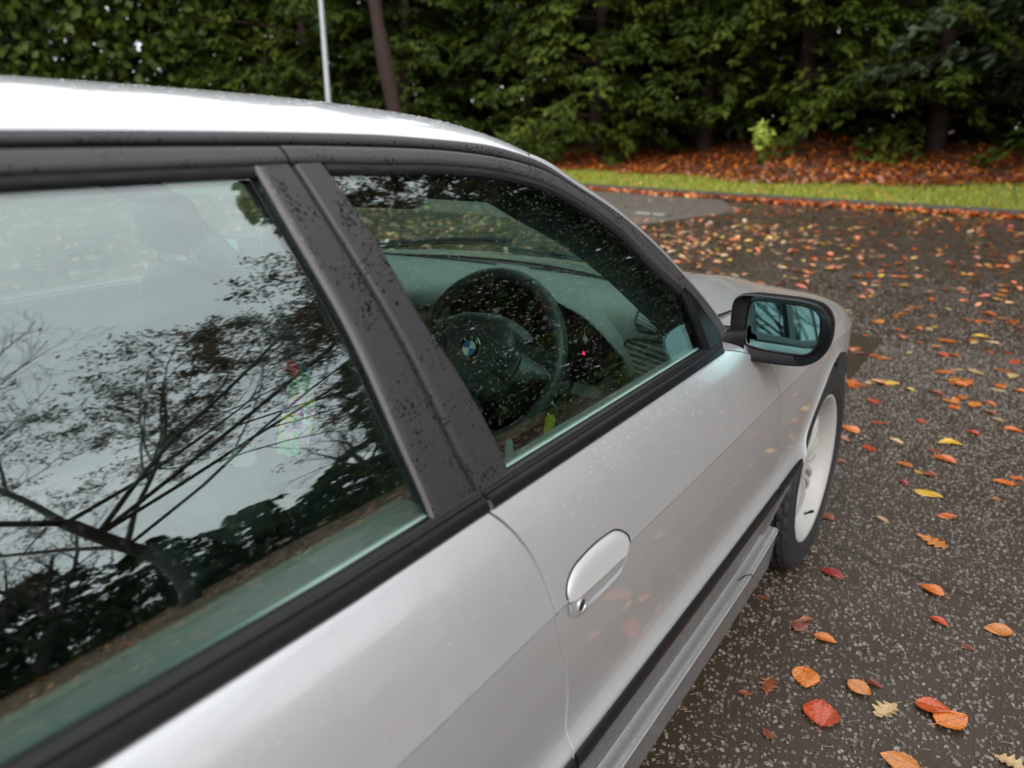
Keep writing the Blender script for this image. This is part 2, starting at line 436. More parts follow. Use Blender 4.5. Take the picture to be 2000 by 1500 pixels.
# ---- window surround curves on the glass surface, (u, z)
E_roof = [(-2.95,1.322),(-2.65,1.340),(-2.35,1.3485),(-2.026,1.350),(-1.802,1.348),(-1.612,1.344),(-1.491,1.337),(-1.386,1.3285),(-1.315,1.3145),(-1.262,1.298),(-1.198,1.262),(-1.094,1.206),(-.997,1.135),(-.928,1.076),(-.847,1.007),(-.795,.957),(-.765,.925)]
E_gap = [(-2.95,1.310),(-2.65,1.329),(-2.35,1.3375),(-2.031,1.339),(-1.810,1.337),(-1.622,1.332),(-1.501,1.326),(-1.399,1.316),(-1.326,1.304),(-1.270,1.290),(-1.219,1.266),(-1.147,1.226),(-1.072,1.168),(-1.012,1.115),(-.938,1.052),(-.868,.987),(-.815,.930)]
E_frame = [(-2.95,1.283),(-2.65,1.304),(-2.35,1.313),(-2.044,1.3145),(-1.801,1.3135),(-1.717,1.3125),(-1.642,1.309),(-1.521,1.304),(-1.437,1.297),(-1.366,1.287),(-1.311,1.275),(-1.256,1.257),(-1.204,1.232),(-1.118,1.180),(-1.040,1.110),(-.965,1.057)]
c_roof, c_gap, c_frame = polyline(E_roof), polyline(E_gap), polyline(E_frame)
bgap = pchip(*zip(*sorted([(.905,-1.669),(.924,-1.670),(.992,-1.692),(1.134,-1.722),(1.254,-1.747),(1.313,-1.757),(1.345,-1.766)])))
bleft = pchip(*zip(*sorted([(.905,-1.748),(.929,-1.751),(1.04,-1.771),(1.146,-1.782),(1.259,-1.798),(1.33,-1.803)])))
bright = pchip(*zip(*sorted([(.905,-1.598),(.925,-1.601),(.953,-1.608),(1.057,-1.642),(1.15,-1.678),(1.213,-1.689),(1.255,-1.699),(1.33,-1.719)])))

def by_u(curve, n=500):
    P = curve(np.linspace(0, 1, n)); o = np.argsort(P[:, 0]); return P[o, 0], P[o, 1]
gu, gz = by_u(c_gap); fu, fz = by_u(c_frame); ru, rz = by_u(c_roof)

def strip_between(A, B, n, m, sgn, off, edge=.010, back=.010):
    """raised band between two (u,z) curves given as arrays; off(t): height over the glass surface"""
    t = np.unique(np.r_[np.linspace(0, 1, m), .04, .08, .92, .96]); 
    P = []
    for k in t:
        uz = A * (1 - k) + B * k
        q = glp(uz, 0.0); e = off(k)
        h = uz[:, 1] - .92; sl = .50 - .13 / .45 * (1 - 2 * h / .45); nn = 1 / np.sqrt(1 + sl**2)
        q = q + np.stack([e * nn, 0 * nn, e * sl * nn], -1)
        P.append(q)
    P = np.array(P)
    P0 = P[0] - np.array([back, 0, back * .5]); P1 = P[-1] - np.array([back, 0, back * .5])
    P = np.concatenate([P0[None], P, P1[None]])
    P[..., 0] *= sgn
    return P
rnd_off = lambda h: (lambda t: h * (1 - (2 * t - 1)**6) + .0005)

def resamp(curve, u0, u1, n):
    uu, zz = by_u(curve); u = np.linspace(u0, u1, n); return np.stack([u, np.interp(u, uu, zz)], -1)
def cut(curve, s0, s1, n): return curve(np.linspace(s0, s1, n))
def s_at_u(curve, u):
    s = np.linspace(0, 1, 3000); P = curve(s); return s[np.argmin(np.abs(P[:, 0] - u))]

for sgn in (1, -1):
    fd, rd = doors['front', sgn], doors['rear', sgn]
    ssub = 0
    # body-coloured film on the drip rail (fixed to the body)
    A = cut(c_roof, 0, s_at_u(c_roof, -.79), 120); B_ = cut(c_gap, 0, 1, 120)
    mb = MB(); P = strip_between(A, B_, 120, 7, sgn, lambda t: .0035 * (1 - (2 * t - 1)**4) + .001); mb.grid(P, flip=sgn > 0)
    cb(mb, 'roof_rail_trim', M['rail'])
    # front door frame: from the pillar gap forward and down the screen pillar
    s0 = s_at_u(c_gap, -1.762); s1 = s_at_u(c_frame, -1.757)
    A = cut(c_gap, s0, s_at_u(c_gap, -.932), 110); B_ = cut(c_frame, s1, 1, 110)
    A = A + np.array([0, -.0035]); 
    mb = MB(); P = strip_between(A, B_, 110, 9, sgn, rnd_off(.006)); mb.grid(P, flip=sgn > 0)
    cb(mb, 'window_frame', M['rail'], fd)
    A = cut(c_gap, 0, s0, 90) + np.array([0, -.0045]); B_ = cut(c_frame, 0, s1, 90); A[-1, 0] -= .003; B_[-1, 0] -= .003
    A[:, 0] -= .0; 
    mb = MB(); P = strip_between(A, B_, 90, 9, sgn, rnd_off(.006)); mb.grid(P, flip=sgn > 0)
    cb(mb, 'window_frame', M['rail'], rd)
    # seals under the frames
    for d_, (a0, a1) in ((fd, (s_at_u(c_frame, -1.71), 1)), (rd, (0, s_at_u(c_frame, -1.80)))):
        Q = glp(cut(c_frame, a0, a1, 80) + np.array([0, -.004]), -.002); Q[:, 0] *= sgn
        mb = MB(); mb.tube(Q, .006, 8); cb(mb, 'window_seal', M['gap'], d_)
    # pillar covers, one per door
    zz = np.linspace(.921, 1.3115, 40)
    for d_, lo, hi in ((fd, lambda z: bgap(z) + .0028, bright), (rd, bleft, lambda z: bgap(z) - .0028)):
        A = np.stack([lo(zz), zz], -1); B_ = np.stack([hi(zz), zz], -1)
        mb = MB(); P = strip_between(A, B_, 40, 11, sgn, lambda t: .0050 * (1 - (2 * t - 1)**12) + .001); mb.grid(P, flip=sgn < 0)
        cb(mb, 'pillar_cover', M['film'], d_)
    # a narrow polished edge along the rear pane's front side
    A = np.stack([bleft(zz) - .002, zz], -1); Q = glp(A, .003); Q[:, 0] *= sgn
    mb = MB(); mb.tube(Q, .0030, 6); cb(mb, 'pillar_cover_edge', simple('pillar_cover_edge', (.13, .125, .12), .38) if sgn > 0 else M['film'], rd)
    # belt mouldings: lower rubber bead and upper ribbed wiper seal
    for d_, u0, u1 in ((fd, -1.668, -.862), (rd, -2.86, -1.674)):
        u = np.linspace(u0, u1, 60)
        zb = .9185 + np.clip(-u - 1.9, 0, 9) * .03
        pr = [(-.001,.000),(-.002,.006),(.002,.0085),(.010,.0070),(.0135,.0030),(.0140,-.004),(.0125,-.008)]
        P = np.array([np.stack([sgn * (.858 - curv(u) + .006 + dx - max(dz, 0) * .30), u, zb + dz], -1) for dz, dx in pr])
        mb = MB(); mb.grid(P, flip=sgn < 0); cb(mb, 'belt_moulding', M['rubber'], d_)
        pr = [(.0110,-.004),(.0135,-.0015),(.0160,-.0018),(.0175,-.0045),(.0205,-.0065),(.0215,-.011),(.020,-.018)]
        P = np.array([np.stack([sgn * (.858 - curv(u) + .002 + dx), u, zb + dz], -1) for dz, dx in pr])
        mb = MB(); mb.grid(P, flip=sgn < 0); cb(mb, 'belt_seal', M['strip'], d_)
    # panes: 4 mm slabs
    def pane(u_lo, u_hi, top, nz=36, nu=30):
        P = []
        for off in (-.004, -.008):
            Pk = np.zeros((nz, nu, 3))
            for j, s in enumerate(np.linspace(0, 1, nu)):
                pass
            zs = np.linspace(0, 1, nz)
            for i, k in enumerate(zs):
                for j, s in enumerate(np.linspace(0, 1, nu)):
                    # iterate u for tilted sides
                    z = .915 + .40 * k; u = u_lo(z) + (u_hi(z) - u_lo(z)) * s
                    zt = top(u); z = .915 + (zt - .915) * k; u = u_lo(z) + (u_hi(z) - u_lo(z)) * s
                    Pk[i, j] = (u, z, 0)
            q = glp(Pk[..., :2], off); q[..., 0] *= sgn; P.append(q)
        mb = MB(); mb.grid(P[0], flip=sgn < 0); mb.grid(P[1], flip=sgn > 0)
        idx = lambda i, j: i * nu + j
        ring = [idx(i, 0) for i in range(nz)] + [idx(nz - 1, j) for j in range(1, nu)] + [idx(i, nu - 1) for i in range(nz - 2, -1, -1)] + [idx(0, j) for j in range(nu - 2, 0, -1)]
        N = nz * nu
        for a, b in zip(ring, ring[1:] + ring[:1]): mb.F.append((a, b, b + N, a + N)); mb.M.append(0)
        return mb
    topz = lambda u: np.interp(u, fu, fz) + .006
    sail = lambda z: np.interp(z, [.90, .93, 1.062, 1.32], [-.905, -.915, -.960, -1.30])
    front_lim = lambda z: np.interp(z, [.90,.93,1.062,1.110,1.180,1.232,1.257,1.275,1.287,1.304,1.32], [-.905,-.915,-.955,-1.03,-1.11,-1.195,-1.247,-1.30,-1.357,-1.51,-1.60])
    cb(pane(lambda z: bright(z) - .01, front_lim, lambda u: 1.33, 44, 36), 'window_pane', M['glass'], fd)
    cb(pane(lambda z: -2.80 + .25 * np.clip(z - 1.15, 0, 1), lambda z: bleft(z) + .008, topz, 36, 30), 'window_pane', M['glass'], rd)
    # mirror sail: black triangle at the front corner of the window
    tri_top = [(-.965,1.060),(-.938,1.048),(-.868,.983),(-.826,.935),(-.822,.920)]
    tri_bot = [(-.965,1.060),(-.955,1.020),(-.938,.975),(-.922,.935),(-.915,.920)]
    A = polyline(tri_top)(np.linspace(0, 1, 24)); B_ = polyline(tri_bot)(np.linspace(0, 1, 24))
    mb = MB(); P = strip_between(A, B_, 24, 9, sgn, lambda t: .008 * (1 - (2 * t - 1)**8) + .0035 * (t > .75) + .001); mb.grid(P, flip=sgn > 0)
    cb(mb, 'mirror_sail', M['plastic'], fd)
    Q = glp(B_[1:] + np.array([-.004, 0]), .004); Q[:, 0] *= sgn
    mb = MB(); mb.tube(Q, .0055, 8); cb(mb, 'sail_seal', M['rubber'], fd)

# ---- roof, screen pillars
HU, HZ, HX = -1.262, 1.298, 0
def roof_mesh():
    su = s_at_u(c_roof, -1.262)
    S = np.linspace(0, su, 60); R_ = np.r_[np.linspace(1, .80, 26)[:-1], np.linspace(.80, -.80, 40), np.linspace(-.80, -1, 26)[1:]]
    E = c_roof(S); X = gl(E[:, 0], E[:, 1]) - .002
    P = np.zeros((len(S), len(R_), 3))
    for i in range(len(S)):
        u, z = E[i]; r = np.abs(R_)
        H = np.interp(u, [-2.95, -2.4, -1.9, -1.5, -1.262], [.058, .070, .073, .068, .060])
        g = .50 * (1 - r**2) + .30 * (1 - r**7) + .20 * np.sqrt(np.clip(1 - r**14, 0, 1))
        P[i, :, 0] = R_ * X[i]; P[i, :, 1] = u + .13 * np.interp(u, [-2.95, -1.7, -1.262], [-.9, 0, 1]) * (1 - r**2); P[i, :, 2] = z + H * g
    return P
RP = roof_mesh()
mb = MB(); mb.grid(RP); cb(mb, 'roof', M['paint'], sharp=60)
header = RP[-1]
def pillar(sgn):
    s0 = s_at_u(c_roof, -1.285)
    E = cut(c_roof, s0, 1, 70); q = glp(E, -.002); 
    P = []
    hs = np.linspace(0, 1, 70)
    for k, (dx, dy, dz) in enumerate([(0,0,0),(-.001,.002,.0035),(-.004,.006,.0085),(-.010,.012,.0125),(-.018,.017,.0130),(-.028,.021,.0115),(-.034,.022,.004)]):
        sc = np.interp(hs, [0, .10, .35, 1], [.70, 1.0, .85, .8])[:, None]
        P.append(q + np.array([dx, dy, dz]) * sc)
    P = np.array(P); P[..., 0] *= sgn
    return P
PIL = {}
for sgn in (1, -1):
    PIL[sgn] = pillar(sgn); mb = MB(); mb.grid(PIL[sgn], flip=sgn < 0); cb(mb, 'screen_pillar', M['paint'], sharp=70)

# ---- windscreen
Rt = PIL[1][-1]; Lt = PIL[-1][-1]
nr = 30; r_ = np.linspace(1, -1, 41)
WS = np.zeros((len(Rt), 41, 3))
for i in range(len(Rt)):
    k = i / (len(Rt) - 1)
    WS[i, :, 0] = r_ * Rt[i, 0]
    WS[i, :, 1] = Rt[i, 1] + (.13 + .20 * k) * (1 - r_**2)
    WS[i, :, 2] = Rt[i, 2] + (.058 - .010 * k) * (1 - np.abs(r_)**2.2) - .002
mb = MB(); mb.grid(WS); mb.grid(WS - np.array([0, .003, .004]), flip=True); scr = cb(mb, 'windscreen', M['screen'])
# black header seal between roof and screen
mb = MB(); mb.tube(WS[0][3:-3] + np.array([0, -.004, .001]), .006, 8); cb(mb, 'screen_seal', M['strip'], scr)
# A black-out band at the screen edge
for c0 in (0, 40):
    mb = MB(); mb.tube(WS[:, c0] + np.array([0, .004, 0]), .006, 6); cb(mb, 'screen_seal', M['strip'], scr)

# ---- wing (with wheel arch) and bonnet
arch_r = pchip(*zip(*sorted([(.315,-.428),(.36,-.405),(.45,-.352),(.523,-.275),(.60,-.190),(.645,-.126),(.69,-.035)])))
AU = [-.428,-.405,-.352,-.275,-.190,-.126,-.035,.05]; AZ = [.315,.36,.45,.523,.60,.645,.69,.708]
_az1 = pchip(AU, AZ); _az2 = pchip([.05,.135,.226,.29,.352,.405,.43], [.708,.69,.645,.60,.523,.43,.36])
def z_low(u):
    u = np.asarray(u, dtype=float)
    return np.where(u < -.428, .315, np.where(u < .05, _az1(u), np.where(u < .43, _az2(u), .36 + .0 * u)))
# shoulder height along the wing: where the side rolls over to the bonnet
sh = pchip([-.95,-.80,-.60,-.40,-.20,0,.2,.4,.6,.8,.95], [.932,.926,.911,.892,.871,.847,.820,.786,.738,.672,.610])
bx = pchip([-.95,-.75,-.4,0,.4,.8,.95], [.775,.772,.765,.750,.715,.640,.58])       # bonnet shut line, x
nose = lambda u: .13 * np.clip((u - .12) / .70, 0, 2)**2.0                          # plan taper of the nose
def wing_section(u, n=100):
    zt = sh(u); zl = float(z_low(u))
    zb = min(.735, zt - .09); k = (zt - zb) / (.918 - zb)   # squeeze the upper profile to the falling shoulder
    zz = np.r_[np.linspace(zl, .735, n), np.linspace(.735, .918, 61)[1:], .7572, .7570, .7530, .7527]; zz.sort()
    zp = np.where(zz > zb, zb + (zz - zb) * k, zz)
    x = profx(zz) - curv(u) - nose(u)
    x = np.where(zz < .500, x - 0, x)
    fl = np.exp(-np.clip(zz - zl, 0, 1) / .020) * .010 * (np.abs(u - .02) < .45)   # rolled arch lip
    x = x + fl
    side_ = np.stack([x, np.full_like(x, u), zp], -1)
    # roll over to the bonnet line
    xb = bx(u) - nose(u) * .9; x0, z0 = side_[-1, 0], side_[-1, 2]
    t = np.linspace(0, 1, 22)[1:]
    top = np.stack([x0 + (xb - x0) * t, np.full_like(t, u), z0 + .026 * np.sin(t * np.pi / 2)**.9], -1)
    return np.vstack([side_, top])
def resample(P, n):
    d = np.r_[0, np.cumsum(np.linalg.norm(np.diff(P, axis=0), axis=1))]; d /= d[-1]
    t = np.linspace(0, 1, n); return np.stack([np.interp(t, d, P[:, i]) for i in range(3)], -1)
for sgn in (1, -1):
    US = np.unique(np.r_[np.linspace(-.64, .80, 74), np.linspace(-.43, -.25, 22), np.linspace(.25, .43, 16), np.linspace(-.645, -.535, 24)])
    rows = []
    for u in US:
        rows.append(wing_section(u, 130))
    P = np.array(rows)
    P[..., 1] = P[..., 1]
    # pull the rear edge of the wing on to the door shut line
    zf = P[..., 2]; un = P[..., 1]
    lim = np.where(zf < .918, fshut(np.clip(zf, .31, .918)), -.845 - (.0) * zf) + G
    a = np.clip((un + .36) / (-.64 + .36), 0, 1)
    P[..., 1] = un * (1 - a) + (lim + 0) * a
    topm = np.arange(P.shape[1]) >= P.shape[1] - 21
    P[..., 0] += 0
    for i in range(P.shape[0]):
        if US[i] < -.36:
            uu = P[i, :, 1]; z = P[i, :, 2]
    # keep x consistent with the moved u
    dcur = curv(un) - curv(P[..., 1]); P[..., 0] += dcur
    P[..., 0] *= sgn
    V, F = with_flange(P, d=.03, flip=sgn > 0)
    wg = cm('front_wing', V, F, M['paint'])
    n_ = 24
    cb(strip_piece(fshut(.48) + .004, -.322, sgn, n_), 'rubbing_strip', M['strip'], wg)
    dirty_shaded_below(wg, .466)
# bonnet
nb = 60; UB = np.linspace(-.70, .80, nb)
BP = np.zeros((nb, 61, 3)); r2 = np.linspace(1, -1, 61)
for i, u in enumerate(UB):
    xb = bx(u) - nose(u) * .9 - .002; zb = sh(u) + .026
    bulge = .022 * (1 - np.abs(r2)**2.2) + .014 * np.exp(-((np.abs(r2) - .66) / .10)**2) * np.interp(u, [-.9, -.2, .9], [1, .8, .3])
    rear = .31 * (1 - r2**2)                                # rear edge follows the screen
    BP[i, :, 0] = r2 * xb; BP[i, :, 2] = zb + bulge
    BP[i, :, 1] = u + rear * np.clip(1 - (u + .70) / 1.2, 0, 1) * (1 if True else 0) + .06 * (1 - r2**2) * np.clip((u - .2) / .73, 0, 1)
mb = MB(); mb.grid(BP); bon = cb(mb, 'bonnet', M['paint'], sharp=70)
mb = MB(); mb.grid(np.stack([BP[0] + np.array([0, .004, -.002]), BP[0] + np.array([0, -.05, -.028]), BP[0] + np.array([0, -.09, -.02])])); cb(mb, 'scuttle', M['strip'])
# wipers
for x0, x1 in ((-.52, .10), (.06, .56)):
    mb = MB(); t = np.linspace(0, 1, 12)
    X = x0 + (x1 - x0) * t
    def wpt(x, up):
        i = len(Rt) - 1 - int(up); j = int(round((1 - x / Rt[i, 0]) * 20)); return WS[i, np.clip(j, 0, 40)]
    pts = np.array([wpt(x, 3 + 5 * k) + np.array([0, .014, .016]) for x, k in zip(X, t)])
    mb.tube(pts, .006, 6); mb.tube(pts + np.array([0, -.004, -.010]), .004, 4)
    mb.tube([pts[6], pts[1] + np.array([.0, .06, -.02])], .007, 6)
    cb(mb, 'wiper', M['strip'])

# ---- front bumper, rear quarter, boot: plain but whole
def bumper(front):
    t = np.linspace(-1, 1, 61); P = []
    for z, o in ((.16,-.05),(.20,-.01),(.30,.0),(.42,.01),(.50,.02),(.56,.005),(.60,-.03)):
        a = np.abs(t); y = (.93 if front else -4.03)
        yy = y + (1 if front else -1) * (.16 * (1 - a**2.6) + o) - (1 if front else -1) * .0
        x = np.sign(t) * np.minimum(a * 1.08, 1)**1 * (.80 + (.02 if z < .5 else 0))
        back = np.clip(a - .90, 0, 1) / .10
        yy = yy - (1 if front else -1) * back * (.50 if front else .60)
        x = np.where(a > .9, np.sign(t) * (.80 + .105 * back), x) * (.86 if front else 1)
        P.append(np.stack([x, yy, np.full_like(t, z)], -1))
    mb = MB(); mb.grid(np.array(P), flip=not front); return mb
cb(bumper(True), 'front_bumper', M['paint']); cb(bumper(False), 'rear_bumper', M['paint'])
for sgn in (1, -1):
    U = np.linspace(-4.02, -2.70, 70); rows = []
    for u in U:
        d = abs(u + 2.93); zl = .345 + math.sqrt(max(.365**2 - d**2, 0)) if d < .365 else .32
        Z = np.linspace(zl, .93, 80); k = np.clip((-u - 3.3) / .72, 0, 1)
        x = profx(Z) - curv(u) - .06 * k**2.2
        rows.append(np.stack([sgn * x, np.full_like(x, u), Z + .02 * np.clip((Z - .7) / .2, 0, 1)], -1))
    P = np.array(rows); end = rear_end(np.clip(P[..., 2], .31, .918)) - .004
    a = np.clip((P[..., 1] + 2.95) / .25, 0, 1); P[..., 1] = np.minimum(P[..., 1], P[..., 1] * (1 - a) + end * a)
    V, F = with_flange(P, flip=sgn > 0); cm('rear_wing', V, F, M['paint'])
    # rear pillar
    A = np.array([[-2.95,1.322],[-3.12,1.20],[-3.32,1.07],[-3.5,.955]]); B_ = np.array([[-2.80,1.29],[-2.80,1.17],[-2.80,1.05],[-2.80,.93]])
    mb = MB(); mb.grid(strip_between(polyline(A)(np.linspace(0, 1, 30)), polyline(B_)(np.linspace(0, 1, 30)), 30, 7, sgn, lambda t: .002), flip=sgn > 0); cb(mb, 'rear_pillar', M['paint'])
x = np.linspace(1, -1, 31)
rowz = [(-3.05,1.335,.60),(-3.5,1.01,.74)]
mb = MB(); mb.grid(np.array([np.stack([x * (.60 + .14 * k), -2.98 - .50 * k + .0 * x, 1.395 - .07 * x**2 - .40 * k + .03 * np.sin(k * 3.14)], -1) for k in np.linspace(0, 1, 16)]), flip=True); cb(mb, 'rear_window', M['glass'])
mb = MB(); mb.grid(np.array([np.stack([x * (.80 - .03 * k), -3.46 - .56 * k + 0 * x, .985 - .03 * x**2 + .02 * np.sin(k * 3) - .05 * k], -1) for k in np.linspace(0, 1, 12)]), flip=True)
mb.grid(np.array([np.stack([x * .77, -4.02 - .05 * np.sin(k * 3.1) + 0 * x - .10 * (1 - x**2), .93 - .38 * k - .03 * x**2 * (1 - k)], -1) for k in np.linspace(0, 1, 10)]), flip=True)
cb(mb, 'boot_lid', M['paint'])

# ---- sill skirt
SP = [(.862,.330),(.878,.318),(.886,.307),(.8895,.3035),(.902,.3025),(.913,.3020),(.9175,.2985),(.9190,.2945),(.9180,.2895),(.912,.268),(.905,.235),(.898,.195),(.8935,.170),(.890,.158),(.880,.150),(.84,.148)]
for sgn in (1, -1):
    U = np.linspace(-2.55, -.415, 90); rows = []
    for x_, z_ in SP:
        fr = np.interp(z_, [.148, .20, .30, .33], [.060, .030, 0, -.01])
        u = U + fr * np.clip((U + .9) / .48, 0, 1)
        up = .020 * np.clip((u + .70) / .29, 0, 1)**1.5 * (z_ > .24)
        rows.append(np.stack([sgn * (x_ - curv(u) * .8), u, z_ + up], -1))
    P = np.array(rows); mb = MB(); mb.grid(P, flip=sgn > 0)
    mb.add(P[:, -1], [tuple(range(len(SP)))])
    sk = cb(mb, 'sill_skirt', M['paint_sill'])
    # the notch where the skirt meets its end cap
    if sgn > 0:
        ss = np.linspace(0, 1, 8)
        pts = np.array([[.8985, -.700, .307], [.906, -.672, .3085], [.9165, -.655, .3065], [.9195, -.652, .298]])
        mb = MB(); mb.tube(pts, .0013, 5); cb(mb, 'skirt_seam', M['strip'], sk)
    # clean beads added to draw highlights along the lip and the inner edge
    for nm, (x_, z_), r_b in (('sill_lip_glint_bead', (.9182, .2968), .0020), ('sill_edge_glint_bead', (.8885, .3070), .0014)):
        u = np.linspace(-2.55, -.43, 90); up = .020 * np.clip((u + .70) / .29, 0, 1)**1.5
        mb = MB(); mb.tube(np.stack([sgn * (x_ - curv(u) * .8), u, z_ + up], -1), r_b, 6); cb(mb, nm, M['paint'], sk)
# inner body: dark floor, bulkhead, wheel wells so that no gap shows daylight
mb = MB()
mb.box((0, -1.30, .225), (1.70, 2.50, .10))
mb.box((0, -.50, .55), (1.40, .05, .60)); mb.box((0, -3.35, .58), (1.58, 1.1, .60)); mb.box((0, .55, .45), (1.2, .70, .40))
for sgn in (1, -1):
    mb.box((sgn * .845, -1.66, .62), (.02, .40, .52)); mb.box((sgn * .84, -.60, .60), (.02, .18, .55)); mb.box((sgn * .845, -2.80, .62), (.02, .12, .52))
    mb.box((sgn * .85, -1.62, .318), (.05, 2.1, .06))
cb(mb, 'underbody', M['gap'], smooth=False)
for sgn in (1, -1):
    for yc in (.02, -2.93):
        mb = MB(); a = np.linspace(-.2, np.pi + .2, 30)
        W_ = np.array([np.stack([np.full(30, sgn * x_), yc + .37 * np.cos(a), .34 + .362 * np.sin(a)], -1) for x_ in (.84, .60, .56)])
        mb.grid(W_, flip=sgn < 0); mb.F.append(tuple(range(60, 90))); mb.M.append(0)
        cb(mb, 'wheel_well', M['gap'])

# ---- wheels
def wheel(parent, name, loc, steer=0, sgn=1, proto=None):
    e = empty(name, loc, parent)
    e.location = Vector(loc) - Vector((0, -1.0, 0)); e.rotation_euler = (0, 0, rad(steer) + (math.pi if sgn < 0 else 0))
    if proto:
        for ch in proto.children:
            c = ch.copy(); COL.objects.link(c); c.parent = e
        return e
    R, W = .335, .235
    pr = [(-.105,.222),(-.112,.240),(-.118,.285),(-.112,.318),(-.098,.330),(.0,.335),(.098,.330),(.109,.320),(.1155,.300),(.1175,.275),(.115,.250),(.108,.236),(.104,.226)]
    k = 120; a = np.linspace(0, 2 * np.pi, k, endpoint=False)
    f = polyline(pr); t = np.linspace(0, 1, 60); pp = f(t)
    P = np.zeros((60, k, 3))
    for i, (x_, r0) in enumerate(pp):
        tread = r0 > .3215
        g = np.zeros(k)
        if tread:
            ph = np.arange(k) + (2 if x_ < 0 else 0) + int(abs(x_) * 40)
            rib = min(abs(abs(x_) - .035), abs(abs(x_) - .073)) < .0042
            g = np.where((ph % 3 == 0) & (abs(x_) > .038), .008, 0) + (.008 if rib else 0)
        elif r0 > .315 and abs(x_) > .1: g = np.where(np.arange(k) % 3 == 0, .003, 0)
        r = r0 - g
        P[i] = np.stack([np.full(k, x_), r * np.cos(a), r * np.sin(a)], -1)
    mb = MB(); mb.grid(P, closev=True)
    for r0, x0 in ((.262,.1170),(.304,.1150)): mb.lathe([(x0 - .002, r0 - .002), (x0 + .0012, r0), (x0 - .002, r0 + .002)], 80)
    mb.build('tyre', M['tyre'], e, sharp=30)
    mb = MB()
    mb.lathe([(-.10,.225),(-.098,.236),(-.09,.232),(-.085,.215),(-.03,.200),(.03,.200),(.068,.208),(.088,.216),(.099,.226),(.1045,.2375),(.1085,.2390),(.1100,.2360),(.1085,.2290),(.1000,.2210),(.0900,.2140),(.070,.2060),(.030,.198)], 96)
    rim = mb.build('rim', M['white'], e)
    for j in range(20):
        th = 2 * np.pi * (j // 2) / 10 + (.085 if j % 2 else -.085)
        c, s = np.cos(th), np.sin(th); T = np.array([0, -s, c]); Rr = np.array([0, c, s]); X = np.array([1, 0, 0])
        m2 = MB(); rows = []
        for r, w_, xo, dp in ((.045,.012,.058,.03),(.10,.0105,.066,.03),(.15,.0100,.066,.03),(.195,.012,.058,.03),(.214,.020,.050,.03)):
            o = Rr * r + T * (0.012 if j % 2 else -.012) * (1 - r / .3)
            rows.append([o + X * xo - T * w_, o + X * (xo + .006) - T * w_ * .6, o + X * (xo + .006) + T * w_ * .6, o + X * xo + T * w_, o + X * (xo - dp) + T * w_ * .8, o + X * (xo - dp) - T * w_ * .8])
        m2.grid(np.array(rows), closev=True); m2.build('spoke', M['white'], e)
    m2 = MB(); m2.lathe([(.03,.075),(.062,.07),(.068,.06),(.068,.036),(.074,.034),(.075,.0)], 40); m2.build('hub', M['white'], e)
    th = rad(-72); c, s = math.cos(th), math.sin(th)
    m2 = MB(); b0 = np.array([.080, .207 * c, .207 * s]); dv = np.array([.75, -.6 * c, -.6 * s])
    m2.tube([b0, b0 + dv * .022], .0035, 8); m2.tube([b0 + dv * .020, b0 + dv * .034], .005, 8); m2.build('valve', M['strip'], e)
    m2 = MB(); m2.lathe([(-.02,.03),(-.02,.165),(-.045,.165),(-.045,.03)], 48); m2.build('brake_disc', simple('brake_disc', (.12, .11, .10), .4, .8), e)
    return e
w1 = wheel(car, 'wheel', (.797, .015, .333), steer=0)
wheel(car, 'wheel', (-.797, .015, .333), 0, -1, w1)
wheel(car, 'wheel', (.80, -2.93, .333), 0, 1, w1); wheel(car, 'wheel', (-.80, -2.93, .333), 0, -1, w1)

# ---- front door handle with its recessed plate and lock
HO = polyline([(-1.580,.757),(-1.582,.768),(-1.573,.785),(-1.546,.797),(-1.497,.8005),(-1.444,.797),(-1.414,.784),(-1.398,.766),(-1.397,.7505),(-1.401,.7465)])
top = HO(np.linspace(0, 1, 40)); bot = polyline([(-1.580,.757),(-1.560,.7565),(-1.49,.7540),(-1.43,.7525),(-1.401,.7495)])(np.linspace(0, 1, 40))
mb = MB(); t = np.linspace(0, 1, 14); rows = []
for k in t:
    uz = top * (1 - k) + bot * k
    e = (.0055 * (1 - (1 - k)**9) + .0028 * k) * np.clip(np.minimum(np.linspace(0, 1, 40), 1 - np.linspace(0, 1, 40)) * 9, 0, 1)**.4 + .0012
    rows.append(np.stack([.9255 - curv(uz[:, 0]) + .0055 * (.8 - uz[:, 1]) / .05 * 0 + np.interp(uz[:, 1], [.74, .80], [.0, -.0085]) + e, uz[:, 0], uz[:, 1]], -1))
rows.append(rows[-1] + np.array([-.012, 0, .003]))
mb.grid(np.array(rows), flip=True); cb(mb, 'door_handle', M['handle'], FD, sharp=60)
mb = MB(); tq = HO(np.linspace(.02, .97, 60)); mb.tube(np.stack([side(tq[:, 0], tq[:, 1]) + .0002, tq[:, 0], tq[:, 1] + .0012], -1), .0014, 6); cb(mb, 'handle_gap', M['gap'], FD)
# plate below the grip with a finger scoop
low = polyline([(-1.580,.757),(-1.576,.738),(-1.566,.7265),(-1.548,.7190),(-1.492,.7150),(-1.436,.7165),(-1.410,.7255),(-1.398,.7400),(-1.397,.7505)])(np.linspace(0, 1, 40))
upp = polyline([(-1.580,.757),(-1.560,.760),(-1.49,.762),(-1.43,.760),(-1.397,.7505)])(np.linspace(0, 1, 40))
rows = []
for k in np.linspace(0, 1, 16):
    uz = low * (1 - k) + upp * k
    sc = np.exp(-(((uz[:, 0] + 1.470) / .058)**4)) * np.clip((uz[:, 1] - .7225) / .016, 0, 1)
    d = .0030 * (1 - np.exp(-k * 14)) + .0003 - .022 * sc
    rows.append(np.stack([.9265 - curv(uz[:, 0]) + d, uz[:, 0], uz[:, 1]], -1))
mb = MB(); mb.grid(np.array(rows)); cb(mb, 'handle_plate', M['paint'], FD, sharp=60)
